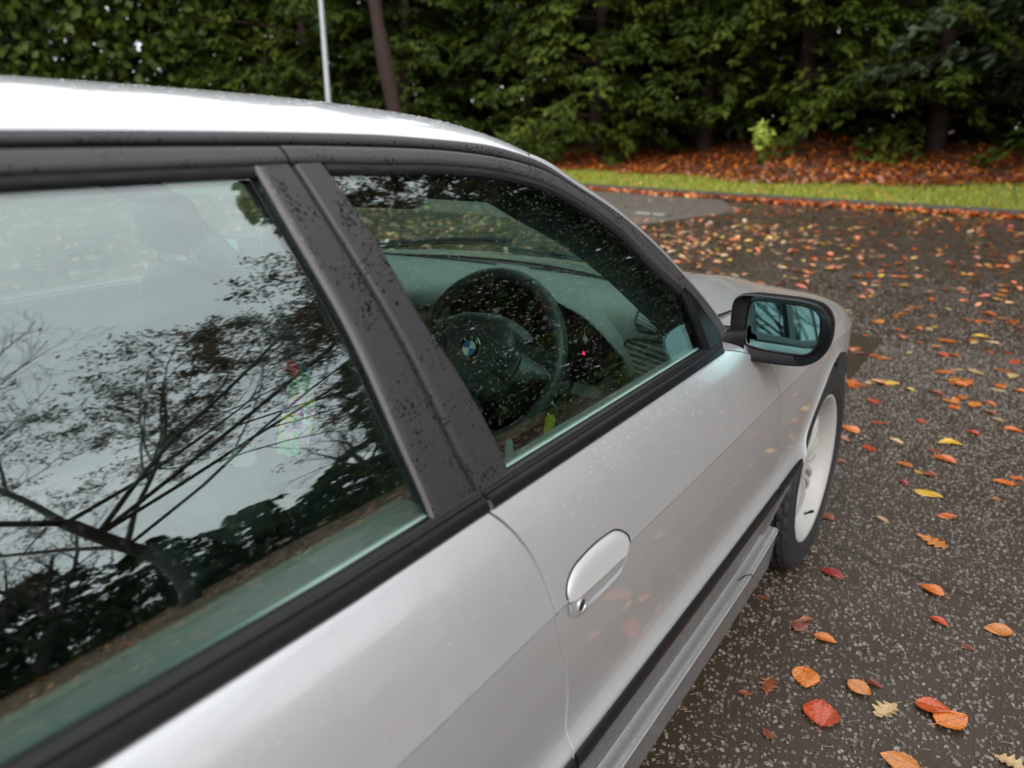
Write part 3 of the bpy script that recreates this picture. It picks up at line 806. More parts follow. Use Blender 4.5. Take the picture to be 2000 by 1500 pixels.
mb = MB(); c = np.array([.9300, -1.5495, .7385])
mb.lathe([(-.001,.0102),(.0012,.0100),(.0015,.0092),(.0006,.0088)], 28, 'x', c); mb.lathe([(.0008,.0088),(.0004,.0),], 24, 'x', c, m=1)
mb.box(c + np.array([.0008, 0, 0]), (.0008, .0016, .008), m=2)
cb(mb, 'door_lock', [M['paint'], simple('lock_face', (.050, .046, .040), .45, .5), M['gap']], FD)

# ---- wing mirror
MY = -.74
OUT = [(.838,.990),(.841,1.007),(.852,1.0165),(.870,1.0190),(.922,1.0185),(.965,1.0170),(.990,1.0145),(1.015,1.008),(1.031,.994),(1.041,.973),(1.043,.950),(1.040,.926),(1.033,.908),(1.018,.889),(.996,.8775),(.956,.8740),(.905,.8745),(.861,.8765),(.847,.884),(.841,.900),(.838,.940)]
GLS = [(.866,.985),(.868,.997),(.873,1.0010),(.925,1.0020),(.975,1.0010),(.998,.9955),(1.011,.982),(1.016,.954),(1.013,.922),(1.004,.9045),(.987,.8975),(.945,.8965),(.905,.8970),(.874,.9015),(.867,.910),(.865,.945)]
def closed(pts, n):
    P = np.array(pts + pts[:1], dtype=float); d = np.r_[0, np.cumsum(np.linalg.norm(np.diff(P, axis=0), axis=1))]
    t = np.linspace(0, d[-1], n, endpoint=False)
    Q = np.stack([np.interp(t, d, P[:, i]) for i in range(2)], -1)
    for _ in range(2): Q = (np.roll(Q, 1, 0) + 2 * Q + np.roll(Q, -1, 0)) / 4
    return Q
def mirror(sgn):
    N = 96; o = closed(OUT, N); g = closed(GLS, N); c = o.mean(0)
    def ring(q, y): return np.stack([sgn * q[:, 0], np.full(N, MY + y) + (q[:, 0] - .94) * .10, q[:, 1]], -1)
    e = empty('wing_mirror', (0, 1.0, 0), car); e.location = (0, 1.0, 0)
    rows = [ring(c + (o - c) * s, y) for s, y in ((.20,.135),(.52,.125),(.78,.098),(.93,.060),(1.0,.020),(1.003,.006),(.995,-.001),(.975,-.0035),(.955,-.001))]
    rows += [ring(c + (o - c) * .925, .004), ring(g + (g - c) * .035, .017), ring(g + (g - c) * .02, .036)]
    mb = MB(); mb.grid(np.array(rows), closev=True, flip=sgn > 0)
    mb.add(rows[0], [tuple(range(N))])
    mb.build('mirror_housing', M['plastic'], e)
    # glass: a flat plate tilted towards the driver
    gp = ring(g, .014); cc = gp.mean(0)
    ax = rotm('Z', sgn * MIR[0]) @ rotm('X', MIR[1])
    gp2 = (gp - cc) @ ax.T + cc + np.array([0, .010, 0])
    mb = MB(); mb.add(gp2, [tuple(range(N)) if sgn < 0 else tuple(range(N - 1, -1, -1))]); mb.grid(np.stack([gp2, gp2 + np.array([0, .004, 0])]), closev=True)
    mb.build('mirror_glass', M['mirror'], e, smooth=False)
    mb = MB(); mb.tube(gp2 + np.array([0, .001, 0]), .0028, 6, closed=True); mb.build('glass_rim', M['strip'], e)
    # arm to the sail
    rows = []
    for x_, s, y0, zc in ((.800,.030,-.775,.918),(.818,.031,-.770,.918),(.838,.027,-.755,.917),(.856,.028,-.735,.916),(.872,.032,-.715,.915)):
        a = np.linspace(0, 2 * np.pi, 16, endpoint=False)
        f = lambda t: np.sign(t) * np.abs(t)**.6
        rows.append(np.stack([np.full(16, sgn * x_), y0 + .034 * f(np.cos(a)), zc + s * f(np.sin(a))], -1))
    mb = MB(); mb.grid(np.array(rows), closev=True, flip=sgn > 0); mb.build('mirror_arm', M['plastic'], e)
    return e
MIR = (0, 0)
MIR = (-2.5, -7.6)
mirror(1); mirror(-1)

# ---- rain on glass, paint and roof
def drops(name, pts, nrm, r, parent, mat, flat=.45, k=7):
    a = np.linspace(0, 2 * np.pi, k, endpoint=False); n = len(pts)
    up = np.tile(np.array([0, 1., 0]), (n, 1)); X = np.cross(up, nrm); X /= np.linalg.norm(X, axis=1)[:, None]; Y = np.cross(nrm, X)
    st = rng.uniform(.85, 1.25, (n, 1))
    ringv = lambda s, h: pts[:, None] + (r[:, None, None] * s) * (np.cos(a)[None, :, None] * X[:, None] + np.sin(a)[None, :, None] * (Y * st)[:, None]) + (r * h)[:, None, None] * nrm[:, None]
    V = np.concatenate([ringv(1, 0), ringv(.72, flat * .75), (pts + nrm * (r * flat)[:, None])[:, None]], 1)
    b = 2 * k + 1; F = []
    base = [(j, (j + 1) % k, k + (j + 1) % k, k + j) for j in range(k)]; cap = [(k + j, k + (j + 1) % k, 2 * k) for j in range(k)]
    F = [tuple(i * b + q for q in f) for i in range(n) for f in base + cap]
    o = cm(name, V.reshape(-1, 3), F, mat, parent, sharp=None); o['kind'] = 'stuff'; return o
def on_glass(n, u0, u1, z0, z1, ok):
    u = rng.uniform(u0, u1, n); z = rng.uniform(z0, z1, n); k = ok(u, z); u, z = u[k], z[k]
    P = glp(np.stack([u, z], -1), -.0039); h = z - .92; sl = .50 - .13 / .45 * (1 - 2 * h / .45); nn = np.stack([np.ones_like(sl), 0 * sl, sl], -1); nn /= np.linalg.norm(nn, axis=1)[:, None]
    return P, nn
P, N_ = on_glass(4200, -1.72, -.92, .925, 1.31, lambda u, z: (u > bright(z)) & (u < front_lim(z)) & (z < np.interp(u, fu, fz)))
drops('rain_specks', P, N_, rng.uniform(.00024, .0005, len(P)) * rng.choice([1, 1, 1.5], len(P)), FD, M['glint_speck'])
P, N_ = on_glass(900, -2.4, -1.76, .93, 1.31, lambda u, z: (u < bleft(z)) & (z < np.interp(u, fu, fz)))
drops('rain_specks', P, N_, rng.uniform(.00025, .0005, len(P)), RD, M['glint_speck'])
def on_side(n, u0, u1, z0, z1):
    u = rng.uniform(u0, u1, n); z = z0 + (z1 - z0) * rng.uniform(0, 1, n)**.8
    x_ = side(u, z); dx = (side(u, z + .003) - side(u, z - .003)) / .006; nn = np.stack([np.ones_like(u), 0 * u, -dx], -1); nn /= np.linalg.norm(nn, axis=1)[:, None]
    return np.stack([x_, u, z], -1), nn
P, N_ = on_side(260, -1.62, -.80, .77, .915); cl = rng.uniform(0, 1, len(P)) < .35 + .65 * (P[:, 2] > .86); P, N_ = P[cl], N_[cl]
drops('rain_drops', P, N_, rng.uniform(.0005, .0013, len(P)), FD, M['glint_speck'])
P, N_ = on_side(60, -2.3, -1.68, .77, .915); drops('rain_drops', P, N_, rng.uniform(.0005, .0012, len(P)), RD, M['glint_speck'])
P, N_ = on_side(260, -1.45, -.90, .890, .917); drops('rain_drops', P, N_, rng.uniform(.0004, .0008, len(P)), FD, M['glint_speck'])
ii = rng.integers(8, 58, 1500); jj = rng.integers(3, RP.shape[1] - 45, 1500)
q00, q10, q01 = RP[ii, jj], RP[ii + 1, jj], RP[ii, jj + 1]
nn = np.cross(q10 - q00, q01 - q00); nn /= np.linalg.norm(nn, axis=1)[:, None]; nn *= np.sign(nn[:, 2])[:, None]
P = q00 + (q10 - q00) * rng.uniform(0, 1, (1500, 1)) + (q01 - q00) * rng.uniform(0, 1, (1500, 1))
drops('rain_drops', P, nn, rng.uniform(.0006, .0015, 1500), [o for o in bpy.data.objects if o.name == 'roof'][0], M['glint_speck'])
# ------------------------------------------------------------------ inside the car
def interior(name, mb, mat, parent=None, smooth=True, sharp=40): return cb(mb, name, mat, parent, smooth, sharp)

# headlining and pillar trims
HP = RP[::2, ::2].copy(); HP[..., 2] -= .030; HP[..., 0] *= .985
mb = MB(); mb.grid(HP, flip=True); interior('headlining', mb, M['lining'])
for sgn in (1, -1):
    # screen pillar trim: from the door frame in to the glass edge
    A = PIL[sgn][-1] + np.array([-sgn * .010, -.006, -.020]); 
    B_ = PIL[sgn][0] + np.array([-sgn * .045, -.030, -.030]); C_ = A + np.array([-sgn * .050, -.055, -.030]) 
    n_ = len(A); k = np.linspace(0, 1, n_)[:, None]
    C_ = A + np.array([-sgn * .034, -.020, -.030]) * (1 - .3 * k)
    D_ = B_ + np.array([-sgn * .02, -.05, -.02])
    mb = MB(); mb.grid(np.array([A, C_, (C_ + D_) / 2 + np.array([-sgn * .006, -.012, -.004]), D_, B_]), flip=sgn < 0); interior('pillar_trim', mb, M['lining'])
    # centre pillar trim
    mb = MB(); zc = np.linspace(.62, 1.31, 20)
    q = np.array([[glp(np.array([[u, max(z, .90)]]), -.045)[0] * np.array([sgn, 1, 1]) for z in zc] for u in (-1.775, -1.76, -1.72, -1.68, -1.665)])
    q[..., 2] = zc[None]; q[..., 1] += ((bleft(np.clip(zc, .905, 1.33)) + bright(np.clip(zc, .905, 1.33))) / 2 + 1.715)[None]; q[(0, 4), :, 0] += sgn * .02
    mb.grid(q, flip=sgn < 0); interior('pillar_trim', mb, M['lining'])
    # belt with its guide
    mb = MB(); t = np.linspace(0, 1, 20)[:, None]; a_, b_ = np.array([sgn * .64, -1.72, 1.18]), np.array([sgn * .70, -1.70, .50])
    mid = a_ + (b_ - a_) * t; w_ = np.array([0, .024, 0]); mb.grid(np.stack([mid - w_, mid + w_])); interior('seat_belt', mb, M['carpet'])
    # header rail
    # door cards
    d_ = doors['front', sgn]; d2 = doors['rear', sgn]
    for dd, u0, u1 in ((d_, -1.63, -.74), (d2, -2.70, -1.73)):
        u = np.linspace(u0, u1, 30)
        pr = [(.838,.9265),(.834,.9300),(.822,.9322),(.811,.9300),(.803,.918),(.798,.90),(.790,.86),(.775,.74),(.760,.66),(.705,.650),(.700,.625),(.755,.60),(.765,.45),(.770,.33)] if dd is d_ else [(.838,.9265),(.833,.9300),(.815,.9330),(.790,.9335),(.772,.9290),(.764,.915),(.760,.86),(.752,.74),(.745,.66),(.705,.650),(.700,.625),(.755,.60),(.765,.45),(.770,.33)]
        P = np.array([np.stack([sgn * (x_ - curv(u)), u, np.full_like(u, z)], -1) for x_, z in pr])
        mb = MB(); mb.grid(P, flip=sgn > 0); interior('door_card', mb, M['card'], dd)
        mb = MB(); mb.tube(np.stack([sgn * (.836 - curv(u)), u, np.full_like(u, .9335)], -1), .0055, 8); interior('inner_seal', mb, M['inner_seal'], dd)
        ul = u0 + .075
        mb = MB(); c = np.array([sgn * (.815 if dd is d_ else .806), ul, .930]); mb.lathe([(0,.0065),(.018,.0062),(.024,.005),(.026,.0)], 14, 'z', c); interior('lock_pin', mb, M['dash'], dd)
    # tweeter pod in the front corner
    if sgn:
        mb = MB(); a = np.linspace(0, np.pi, 14); rows = []
        for y, s in ((-.915,.026),(-.908,.036),(-.88,.040),(-.85,.036),(-.82,.028)):
            rows.append(np.stack([sgn * (.785 + .034 * np.cos(a) * s / .043), np.full(14, y), .936 + s * np.sin(a)], -1))
        mb.grid(np.array(rows), flip=sgn > 0); mb.add(rows[0], [tuple(range(14))]); interior('tweeter_pod', mb, M['dashdark'], d_)

# dashboard body
DX = np.linspace(-.78, .78, 66)
def dash_prof(x):
    k = np.clip((x + .03) / .10, 0, 1); k = k * k * (3 - 2 * k)
    e = np.clip((np.abs(x) - .62) / .16, 0, 1)
    L_ = [(-.36,.958),(-.46,.964),(-.60,.960),(-.70,.950),(-.775,.938),(-.800,.922),(-.805,.900),(-.795,.850),(-.80,.75),(-.78,.66),(-.70,.62)]
    R_ = [(-.40,.958),(-.46,.964),(-.56,.966),(-.64,.962),(-.695,.948),(-.722,.922),(-.733,.88),(-.743,.80),(-.748,.73),(-.73,.66),(-.66,.62)]
    fr = -.415 - .33 * (x / .80)**2
    return [(min((1 - k) * a[0] + k * b[0], fr - .008 * i), (1 - k) * a[1] + k * b[1] - .035 * e**2) for i, (a, b) in enumerate(zip(L_, R_))]
P = np.zeros((66, 41, 3))
for i, x in enumerate(DX):
    pf = polyline(dash_prof(x))(np.linspace(0, 1, 41)); P[i, :, 0] = x; P[i, :, 1:] = pf
mb = MB(); mb.grid(P, flip=True); dash = interior('dashboard', mb, M['dash'])
# demister slots along the screen
for x0, x1 in ((-.50, .02), (.14, .62)):
    mb = MB(); x = np.linspace(x0, x1, 20); yb = -.47 - .13 * (np.abs(x) / .75)**2.5
    mb.grid(np.array([np.stack([x, yb + d, .9645 + .003 * (abs(d) < .006) - .02 * np.clip(np.abs(x) - .6, 0, 1)], -1) for d in (-.009, -.004, .004, .009)])); interior('demister_slot', mb, M['gap'], dash)
# hood over the instruments
HC = polyline([(.055,-.800,.905),(.090,-.815,.930),(.160,-.835,.974),(.235,-.850,1.006),(.300,-.852,1.017),(.370,-.845,1.008),(.450,-.825,.966),(.520,-.790,.918),(.575,-.782,.868),(.606,-.772,.830),(.618,-.768,.795)])
s = np.linspace(0, 1, 60); H0 = HC(s)
H1 = H0 * np.array([1, 0, 0]) + np.array([0, -.66, 0]) + np.stack([np.zeros(60), np.zeros(60), np.interp(H0[:, 2], [.79, .90, 1.02], [.79, .915, .985])], -1)
H2 = H0 * np.array([1.03, 0, 0]) + np.array([-.008, -.52, 0]) + np.stack([np.zeros(60), np.zeros(60), np.interp(H0[:, 2], [.79, .90, 1.02], [.79, .90, .962])], -1)
mid = H0.mean(0)
rows = [H2, H1, (H0 + H1) / 2 + np.array([0, 0, .004]), H0 + np.array([0, .014, .003]), H0 + np.array([0, .003, .001]), H0 + (mid - H0) * np.array([.02, 0, .02]) + np.array([0, .002, -.001])]
mb = MB(); mb.grid(np.array(rows), flip=True); interior('instrument_hood', mb, M['dash'], dash, sharp=70)
inn = H0 + (mid - H0) * np.array([.03, 0, .03]); deep = inn * np.array([.98, 0, 1]) + np.array([.006, -.757, -.012])
mb = MB(); mb.grid(np.array([H0 + (mid - H0) * np.array([.021, 0, .021]) + np.array([0, .003, -.002]), inn + np.array([0, .02, -.004]), deep])); interior('hood_lining', mb, M['dashdark'], dash)
# instrument face: black glass with dials
fy = -.757
face = deep.copy(); face[:, 1] = fy
mb = MB(); mb.add(np.vstack([face, [[.600, fy, .755], [.06, fy, .755]]]), [tuple(range(62))]); clus = interior("instrument_panel", mb, M["gloss"], None, smooth=False)
def dial(c, r, a0, a1, n, big, name):
    mb = MB()
    for i in range(n):
        a = rad(a0 + (a1 - a0) * i / (n - 1)); d = np.array([math.cos(a), 0, math.sin(a)]); l_ = r * (.20 if i % big == 0 else .10)
        R = np.array([[d[0], 0, -d[2]], [0, 1, 0], [d[2], 0, d[0]]])
        mb.box(np.array(c) + d * (r - l_ / 2) + np.array([0, -.0015, 0]), (l_, .001, .0022 if i % big == 0 else .0012), R)
    interior(name, mb, M['needle'], clus, smooth=False)
dial((.225, fy, .905), .058, 225, -45, 29, 4, 'dial_marks'); dial((.375, fy, .905), .058, 225, -45, 33, 4, 'dial_marks')
dial((.130, fy, .865), .028, 200, -20, 7, 3, 'dial_marks'); dial((.490, fy, .868), .032, 200, -20, 9, 4, 'dial_marks')
def needle(c, ang, l_):
    a = rad(ang); mb = MB(); d = np.array([math.cos(a), 0, math.sin(a)]); mb.tube([np.array(c) - d * .012 + np.array([0, -.004, 0]), np.array(c) + d * l_ + np.array([0, -.004, 0])], [.0016, .0007], 6); mb.disc(np.array(c) + np.array([0, -.0035, 0]), (0, -1, 0), .007, 14)
    interior('needle', mb, M['needle'], clus, smooth=False)
needle((.225, fy, .905), 222, .050); needle((.375, fy, .905), 40, .052); needle((.490, fy, .868), 95, .028); needle((.130, fy, .865), 190, .026)
mb = MB(); a = np.radians(np.linspace(-30, 38, 12)); c = np.array([.452, fy - .0012, .885])
mb.grid(np.stack([c + np.stack([r * np.cos(a), 0 * a, r * np.sin(a)], -1) for r in (.030, .0345)])); interior('red_arc', mb, M['redmark'], clus, smooth=False)
mb = MB(); c = np.array([.486, fy - .002, .829]); mb.box(c, (.0065, .001, .0045)); mb.tube([c + np.array([-.0022, 0, .002]), c + np.array([-.001, 0, .0065]), c + np.array([.001, 0, .0065]), c + np.array([.0022, 0, .002])], .0009, 5); interior('warning_lamp', mb, M['redlamp'], clus, smooth=False)
mb = MB(); c = np.array([.437, fy - .002, .849]); mb.box(c, (.0025, .001, .006)); interior('warning_lamp', mb, M['redlamp'], clus, smooth=False)

# side vents with louvres
VU = [(.603,.945),(.622,.952),(.651,.942),(.680,.917),(.680,.905),(.644,.904),(.615,.907),(.606,.925)]
VM = [(.587,.864),(.603,.880),(.654,.884),(.690,.882),(.701,.860),(.691,.814),(.660,.788),(.614,.787),(.577,.797),(.579,.827)]
def vent(out, yf, nsl, tilt, parent):
    o = np.array(out); c = o.mean(0)
    g = empty("vent", (0, 1.0, 0), car)
    N = 48; q = closed([tuple(p) for p in out], N); cc = q.mean(0)
    Y = lambda q_, dy: np.stack([q_[:, 0], yf(q_[:, 0], q_[:, 1]) + dy, q_[:, 1]], -1)
    mb = MB(); mb.grid(np.array([Y(cc + (q - cc) * 1.14, .004), Y(cc + (q - cc) * 1.13, -.004), Y(cc + (q - cc) * 1.06, -.006), Y(q, -.004), Y(q, .03)]), closev=True, flip=True); mb.build('vent_frame', M['dashdark'], g)
    mb = MB(); mb.add(Y(q, .028), [tuple(range(N))]); mb.build('vent_well', M['gap'], g, smooth=False)
    zs = np.linspace(q[:, 1].min(), q[:, 1].max(), nsl + 2)[1:-1]
    for z in zs:
        # chord of the outline at this height (slats follow the tilt)
        xs = []
        for (a, b) in zip(q, np.roll(q, -1, 0)):
            za, zb = a[1] - tilt * (a[0] - cc[0]), b[1] - tilt * (b[0] - cc[0])
            if (za - z) * (zb - z) < 0: xs.append(a[0] + (b[0] - a[0]) * (z - za) / (zb - za))
        if len(xs) < 2: continue
        x0, x1 = min(xs) + .0005, max(xs) - .0005
        x = np.linspace(x0, x1, 8); zz = z + tilt * (x - cc[0]); y = yf(x, zz)
        P = np.array([np.stack([x, y + dy, zz + dz], -1) for dy, dz in ((-.002,.0016),(-.0035,0),(-.002,-.0016),(.018,.0035),(.018,.0065))])
        m2 = MB(); m2.grid(P, closeu=True); m2.build('louvre', M['dash'], g)
    return g
yf = lambda x, z: np.interp(z, [.70, .80, .88, .922, .948], [-.750, -.743, -.733, -.722, -.695]) - .004
vent(VU, yf, 6, -.30, dash)
vent(VM, yf, 6, -.16, dash)
vent([(-.60,.895),(-.48,.897),(-.48,.845),(-.60,.843)], lambda x, z: -.803 + 0 * x, 5, 0, dash)
for x0 in (-.20, -.04):
    vent([(x0 - .065,.902),(x0 + .065,.902),(x0 + .065,.855),(x0 - .065,.855)], lambda x, z: -.806 + 0 * x, 6, 0, dash)
# switch panel with bright strip, light switch
mb = MB(); x = np.linspace(.45, .745, 10); mb.tube(np.stack([x, -.752 + 0 * x, .778 + 0 * x], -1), .0035, 6); interior('bright_strip', mb, M['chrome'], dash)
mb = MB(); mb.lathe([(-.772,.0),(-.772,.016),(-.766,.019),(-.74,.020)], 24, 'y', (.560, 0, .765)); mb.box((.560, -.775, .765), (.006, .006, .030)); interior('light_switch', mb, M['dashdark'], dash)
mb = MB(); cushion(mb, (.40, -.70, .66), (.50, .10, .14), .35); interior('knee_panel', mb, M['dashdark'], dash)
# interior mirror
mb = MB(); cushion(mb, (.015, -.945, 1.205), (.245, .045, .072), .45, rotm('Z', 8) @ rotm('X', -8)); mb.tube([(0, -.93, 1.23), (0, -.91, 1.28), (0, -.90, 1.32)], .014, 10); interior('interior_mirror', mb, M['dashdark'])
# sun visors and header
mb = MB(); x = np.linspace(-.53, .53, 30); yh = -1.19 + .15 * (1 - (x / .56)**2); zh = 1.288 + .052 * (1 - (x / .60)**2)
mb.grid(np.array([np.stack([x, yh + dy, zh + dz], -1) for dy, dz in ((.065,.016),(.072,-.004),(.060,-.028),(.02,-.032),(-.10,-.022),(-.24,-.006))])); interior('header_trim', mb, M['lining'])
for sgn in (1, -1):
    mb = MB(); cushion(mb, (sgn * .275, -1.005, 1.248), (.49, .185, .014), .4, rotm('X', -32)); interior('sun_visor', mb, M['lining'])

# steering wheel: its own axes, hub at the origin, facing back and up by the column rake
sw = empty('steering_wheel', (.383, -1.020 + 1.0, .872), car); sw.rotation_euler = (rad(-24), 0, 0)
# local: disc in the XZ plane, driver on -Y
def T3(r, a): return np.stack([r * np.cos(a), 0 * a, r * np.sin(a)], -1)
mb = MB(); a = np.linspace(0, 2 * np.pi, 96, endpoint=False); mb.tube(T3(.187, a), .0150, 16, closed=True); mb.build('rim', M['leather'], sw)
# spokes and pad
mb = MB(); cushion(mb, (0, -.028, -.004), (.205, .075, .185), .62, nu=40, nv=20); mb.build('hub_pad', M['leather'], sw)
# raised upper brow of the pad
mb = MB(); t = np.linspace(0, 1, 28); bx_ = -.125 + .25 * t; P = []
for o, y in ((.0,-.020),(.006,-.045),(.014,-.052),(.028,-.050),(.034,-.040)):
    P.append(np.stack([bx_ * (1 - o * .6), np.full(28, y), .062 - o * .8 + .030 * (1 - (bx_ / .125)**2) - .010 * np.abs(bx_ / .125)**3], -1))
mb.grid(np.array(P)); mb.build('pad_brow', M['leather2'], sw)
for sx in (1, -1):
    P = []
    for x_, z0, z1, y in ((.075,-.060,.036,-.052),(.100,-.056,.024,-.049),(.130,-.044,.008,-.036),(.158,-.030,-.004,-.018),(.180,-.026,-.008,-.004)):
        P.append([(sx * x_, y, z1), (sx * x_, y - .006, z1 - .006), (sx * x_, y - .006, z0 + .006), (sx * x_, y, z0), (sx * x_, y + .022, z0), (sx * x_, y + .022, z1)])
    mb = MB(); mb.grid(np.array(P), closev=True, flip=sx > 0); mb.build('spoke', M['leather'], sw)
    pan = MB(); cushion(pan, (sx * .098, -.0595, -.012), (.052, .012, .066), .5, rotm('Z', sx * 12) @ rotm('Y', sx * 14)); pan.build('button_panel', M['dashdark'], sw)
    for j, (bx0, bz) in enumerate(((.088,.010),(.106,.002),(.086,-.010),(.101,-.018),(.088,-.030))):
        b = MB(); b.lathe([(0,.0),(0,.0058),(.003,.0066)], 14, 'y', (sx * bx0, -.0675, bz)); b.build('button', M['dashdark'], sw)
        b = MB(); b.box((sx * bx0, -.0682, bz), (.0042, .0006, .0010)); b.box((sx * bx0 + .0012, -.0682, bz + (.0014 if j % 2 else -.0014)), (.0010, .0006, .0030)); b.build('button_symbol', M['needle'], sw, smooth=False)
mb = MB()
for z0, z1 in ((-.045,-.10),(-.10,-.175)): mb.tube([(0, -.03 if z0 > -.09 else -.018, z0), (0, -.018 if z0 > -.09 else -.002, z1)], [.03, .022], 10)
mb.build('spoke', M['leather'], sw)
# round badge: black ring with letters, blue and white quarters, thin bright rims
bd = empty('badge', (0, -.0690, .004), sw)
def ring_mesh(r0, r1, y0, y1, k=48):
    m_ = MB(); m_.lathe([(y0, r0), (y1, (r0 + r1) / 2), (y0, r1)], k, 'y'); return m_
bm_ = MB(); bm_.lathe([(.006,.0300),(-.0005,.0292),(-.0008,.0280),(-.0008,.0)], 48, 'y', m=0)
bm_.lathe([(-.0008,.0292),(-.0022,.0285),(-.0008,.0278)], 48, 'y', m=1); bm_.lathe([(-.0010,.0176),(-.0022,.0170),(-.0010,.0163)], 48, 'y', m=1)
for q in range(4):
    a = np.linspace(q * np.pi / 2, (q + 1) * np.pi / 2, 12)
    bm_.add(np.vstack([[[0, -.0013, 0]], np.stack([.0165 * np.cos(a), np.full(12, -.0013), .0165 * np.sin(a)], -1)]), [tuple(range(13))], m=2 if q in (1, 3) else 3)
badge = bm_.build('badge', [M['gloss'], M['chrome'], simple('badge_blue', (.02, .22, .55), .25), simple('badge_white', (.85, .86, .86), .25)], sw, sharp=30)
badge.location = (0, -.0690, .004); bpy.data.objects.remove(bd)
def letter(ch, ang):
    c = bpy.data.curves.new('letter', 'FONT'); c.body = ch; c.size = .0105; c.align_x = 'CENTER'; c.align_y = 'CENTER'; c.extrude = .0002
    tmp = bpy.data.objects.new('letter_tmp', c); COL.objects.link(tmp)
    bpy.context.view_layer.update()
    me = bpy.data.meshes.new_from_object(tmp.evaluated_get(bpy.context.evaluated_depsgraph_get())); bpy.data.objects.remove(tmp)
    o = bpy.data.objects.new('badge_letter', me); me.materials.clear(); me.materials.append(M['needle']); COL.objects.link(o); o.parent = sw
    a = rad(ang); o.location = (.0228 * math.sin(a), -.0690 - .0013, .004 + .0228 * math.cos(a))
    o.rotation_euler = Matrix(((math.cos(a), math.sin(a), 0), (0, 0, -1), (-math.sin(a), math.cos(a), 0))).to_euler()
for ch, an in (('B', -42), ('M', 0), ('W', 44)): letter(ch, an)

# column, stalks, ignition
mb = MB(); mb.tube([(.383, -.985, .855), (.383, -.90, .815), (.383, -.74, .74)], [.045, .058, .07], 18); col_ = interior('column_shroud', mb, M['dashdark'])
for sx, z in ((1, .842), (-1, .842)):
    mb = MB(); mb.tube([(.383 + sx * .04, -.945, z - .01), (.383 + sx * .10, -.955, z), (.383 + sx * .125, -.958, z + .002)], [.009, .008, .009], 10); mb.box((.383 + sx * .150, -.960, z + .004), (.050, .018, .034)); interior('stalk', mb, M['dashdark'], col_)
    mb = MB(); c = np.array([.383 + sx * .150, -.9698, z + .004])
    mb.tube([c + np.array(p) for p in ((-.010,0,.008),(-.004,0,.012),(-.004,0,.004),(-.010,0,.008))], .0007, 4); mb.tube([c + np.array(p) for p in ((.004,0,-.002),(.012,0,.005),(.012,0,.001),(.018,0,.001))], .0007, 4); mb.tube([c + np.array(p) for p in ((-.014,0,-.004),(-.006,0,-.004),(-.006,0,-.010),(-.014,0,-.010),(-.014,0,-.004))], .0007, 4)
    interior('stalk_symbol', mb, M['needle'], col_, smooth=False)
mb = MB(); mb.tube([(.465, -.83, .765), (.500, -.895, .792)], [.026, .022], 18); mb.tube([(.500, -.895, .792), (.503, -.900, .795)], [.016, .016], 18); interior('ignition_barrel', mb, M['dashdark'], col_)

# seats
def seat(x, y0, name='seat'):
    s_ = empty(name, (x, y0 + 1.0, .30), car)
    a = MB(); cushion(a, (0, .16, .16), (.50, .56, .17), .42, rotm('X', 5)); a.build('seat_cushion', M['leather'], s_)
    for sx in (1, -1):
        a = MB(); cushion(a, (sx * .225, .15, .215), (.10, .52, .13), .6, rotm('X', 4)); a.build('side_bolster', M['leather'], s_)
        a = MB(); cushion(a, (sx * .195, -.185, .385), (.10, .12, .33), .65, rotm('X', 7)); a.build('side_bolster', M['leather'], s_)
    a = MB(); cushion(a, (0, -.20, .46), (.42, .105, .58), .62, rotm('X', 5)); a.build('backrest', M['leather'], s_)
    a = MB(); cushion(a, (0, -.245, .840), (.21, .090, .140), .6, rotm('X', 10)); a.build('headrest', M['leather2'], s_)
    a = MB()
    for sx in (.07, -.07): a.tube([(sx, -.235, .70), (sx, -.242, .80)], .006, 8)
    a.build('headrest_post', M['chrome'], s_)
    a = MB(); a.box((0, .12, .02), (.46, .50, .10)); a.build('seat_base', M['carpet'], s_, smooth=False)
    return s_
seat(.365, -1.225); seat(-.37, -1.03)
rb = empty('rear_bench', (0, -2.35 + 1.0, .30), car)
a = MB(); cushion(a, (0, -.02, .17), (1.36, .56, .18), .3); a.build('seat_cushion', M['leather'], rb)
a = MB(); cushion(a, (0, -.36, .46), (1.36, .16, .62), .3, rotm('X', 16)); a.build('backrest', M['leather'], rb)
# centre console with open armrest and switch tray
cn = empty('centre_console', (0, -1.25 + 1.0, .35), car)
a = MB(); cushion(a, (0, .10, .05), (.22, 1.0, .26), .25); a.build('console_body', M['dashdark'], cn)
a = MB(); cushion(a, (.0, -.12, .228), (.26, .34, .07), .35, rotm('X', 4)); a.build('armrest', M['leather2'], cn)
a = MB(); P0 = np.array([.085, -.11, .266])
for x0, x1, y0, y1 in ((-.05,.05,-.06,-.057),(-.05,.05,.057,.06),(-.05,-.047,-.057,.057),(.047,.05,-.057,.057)): a.box(P0 + np.array([(x0 + x1) / 2, (y0 + y1) / 2, .002 - .10 * (y0 + y1) / 2]), (x1 - x0, y1 - y0, .004))
a.build('tray_rim', M['card'], cn, smooth=False)
a = MB(); cushion(a, (0, .34, .22), (.06, .06, .12), .5); a.build('gear_lever', M['leather'], cn)
mb = MB(); mb.box((0, -1.25, .285), (1.5, 2.1, .02)); interior('carpet', mb, M['carpet'], smooth=False)

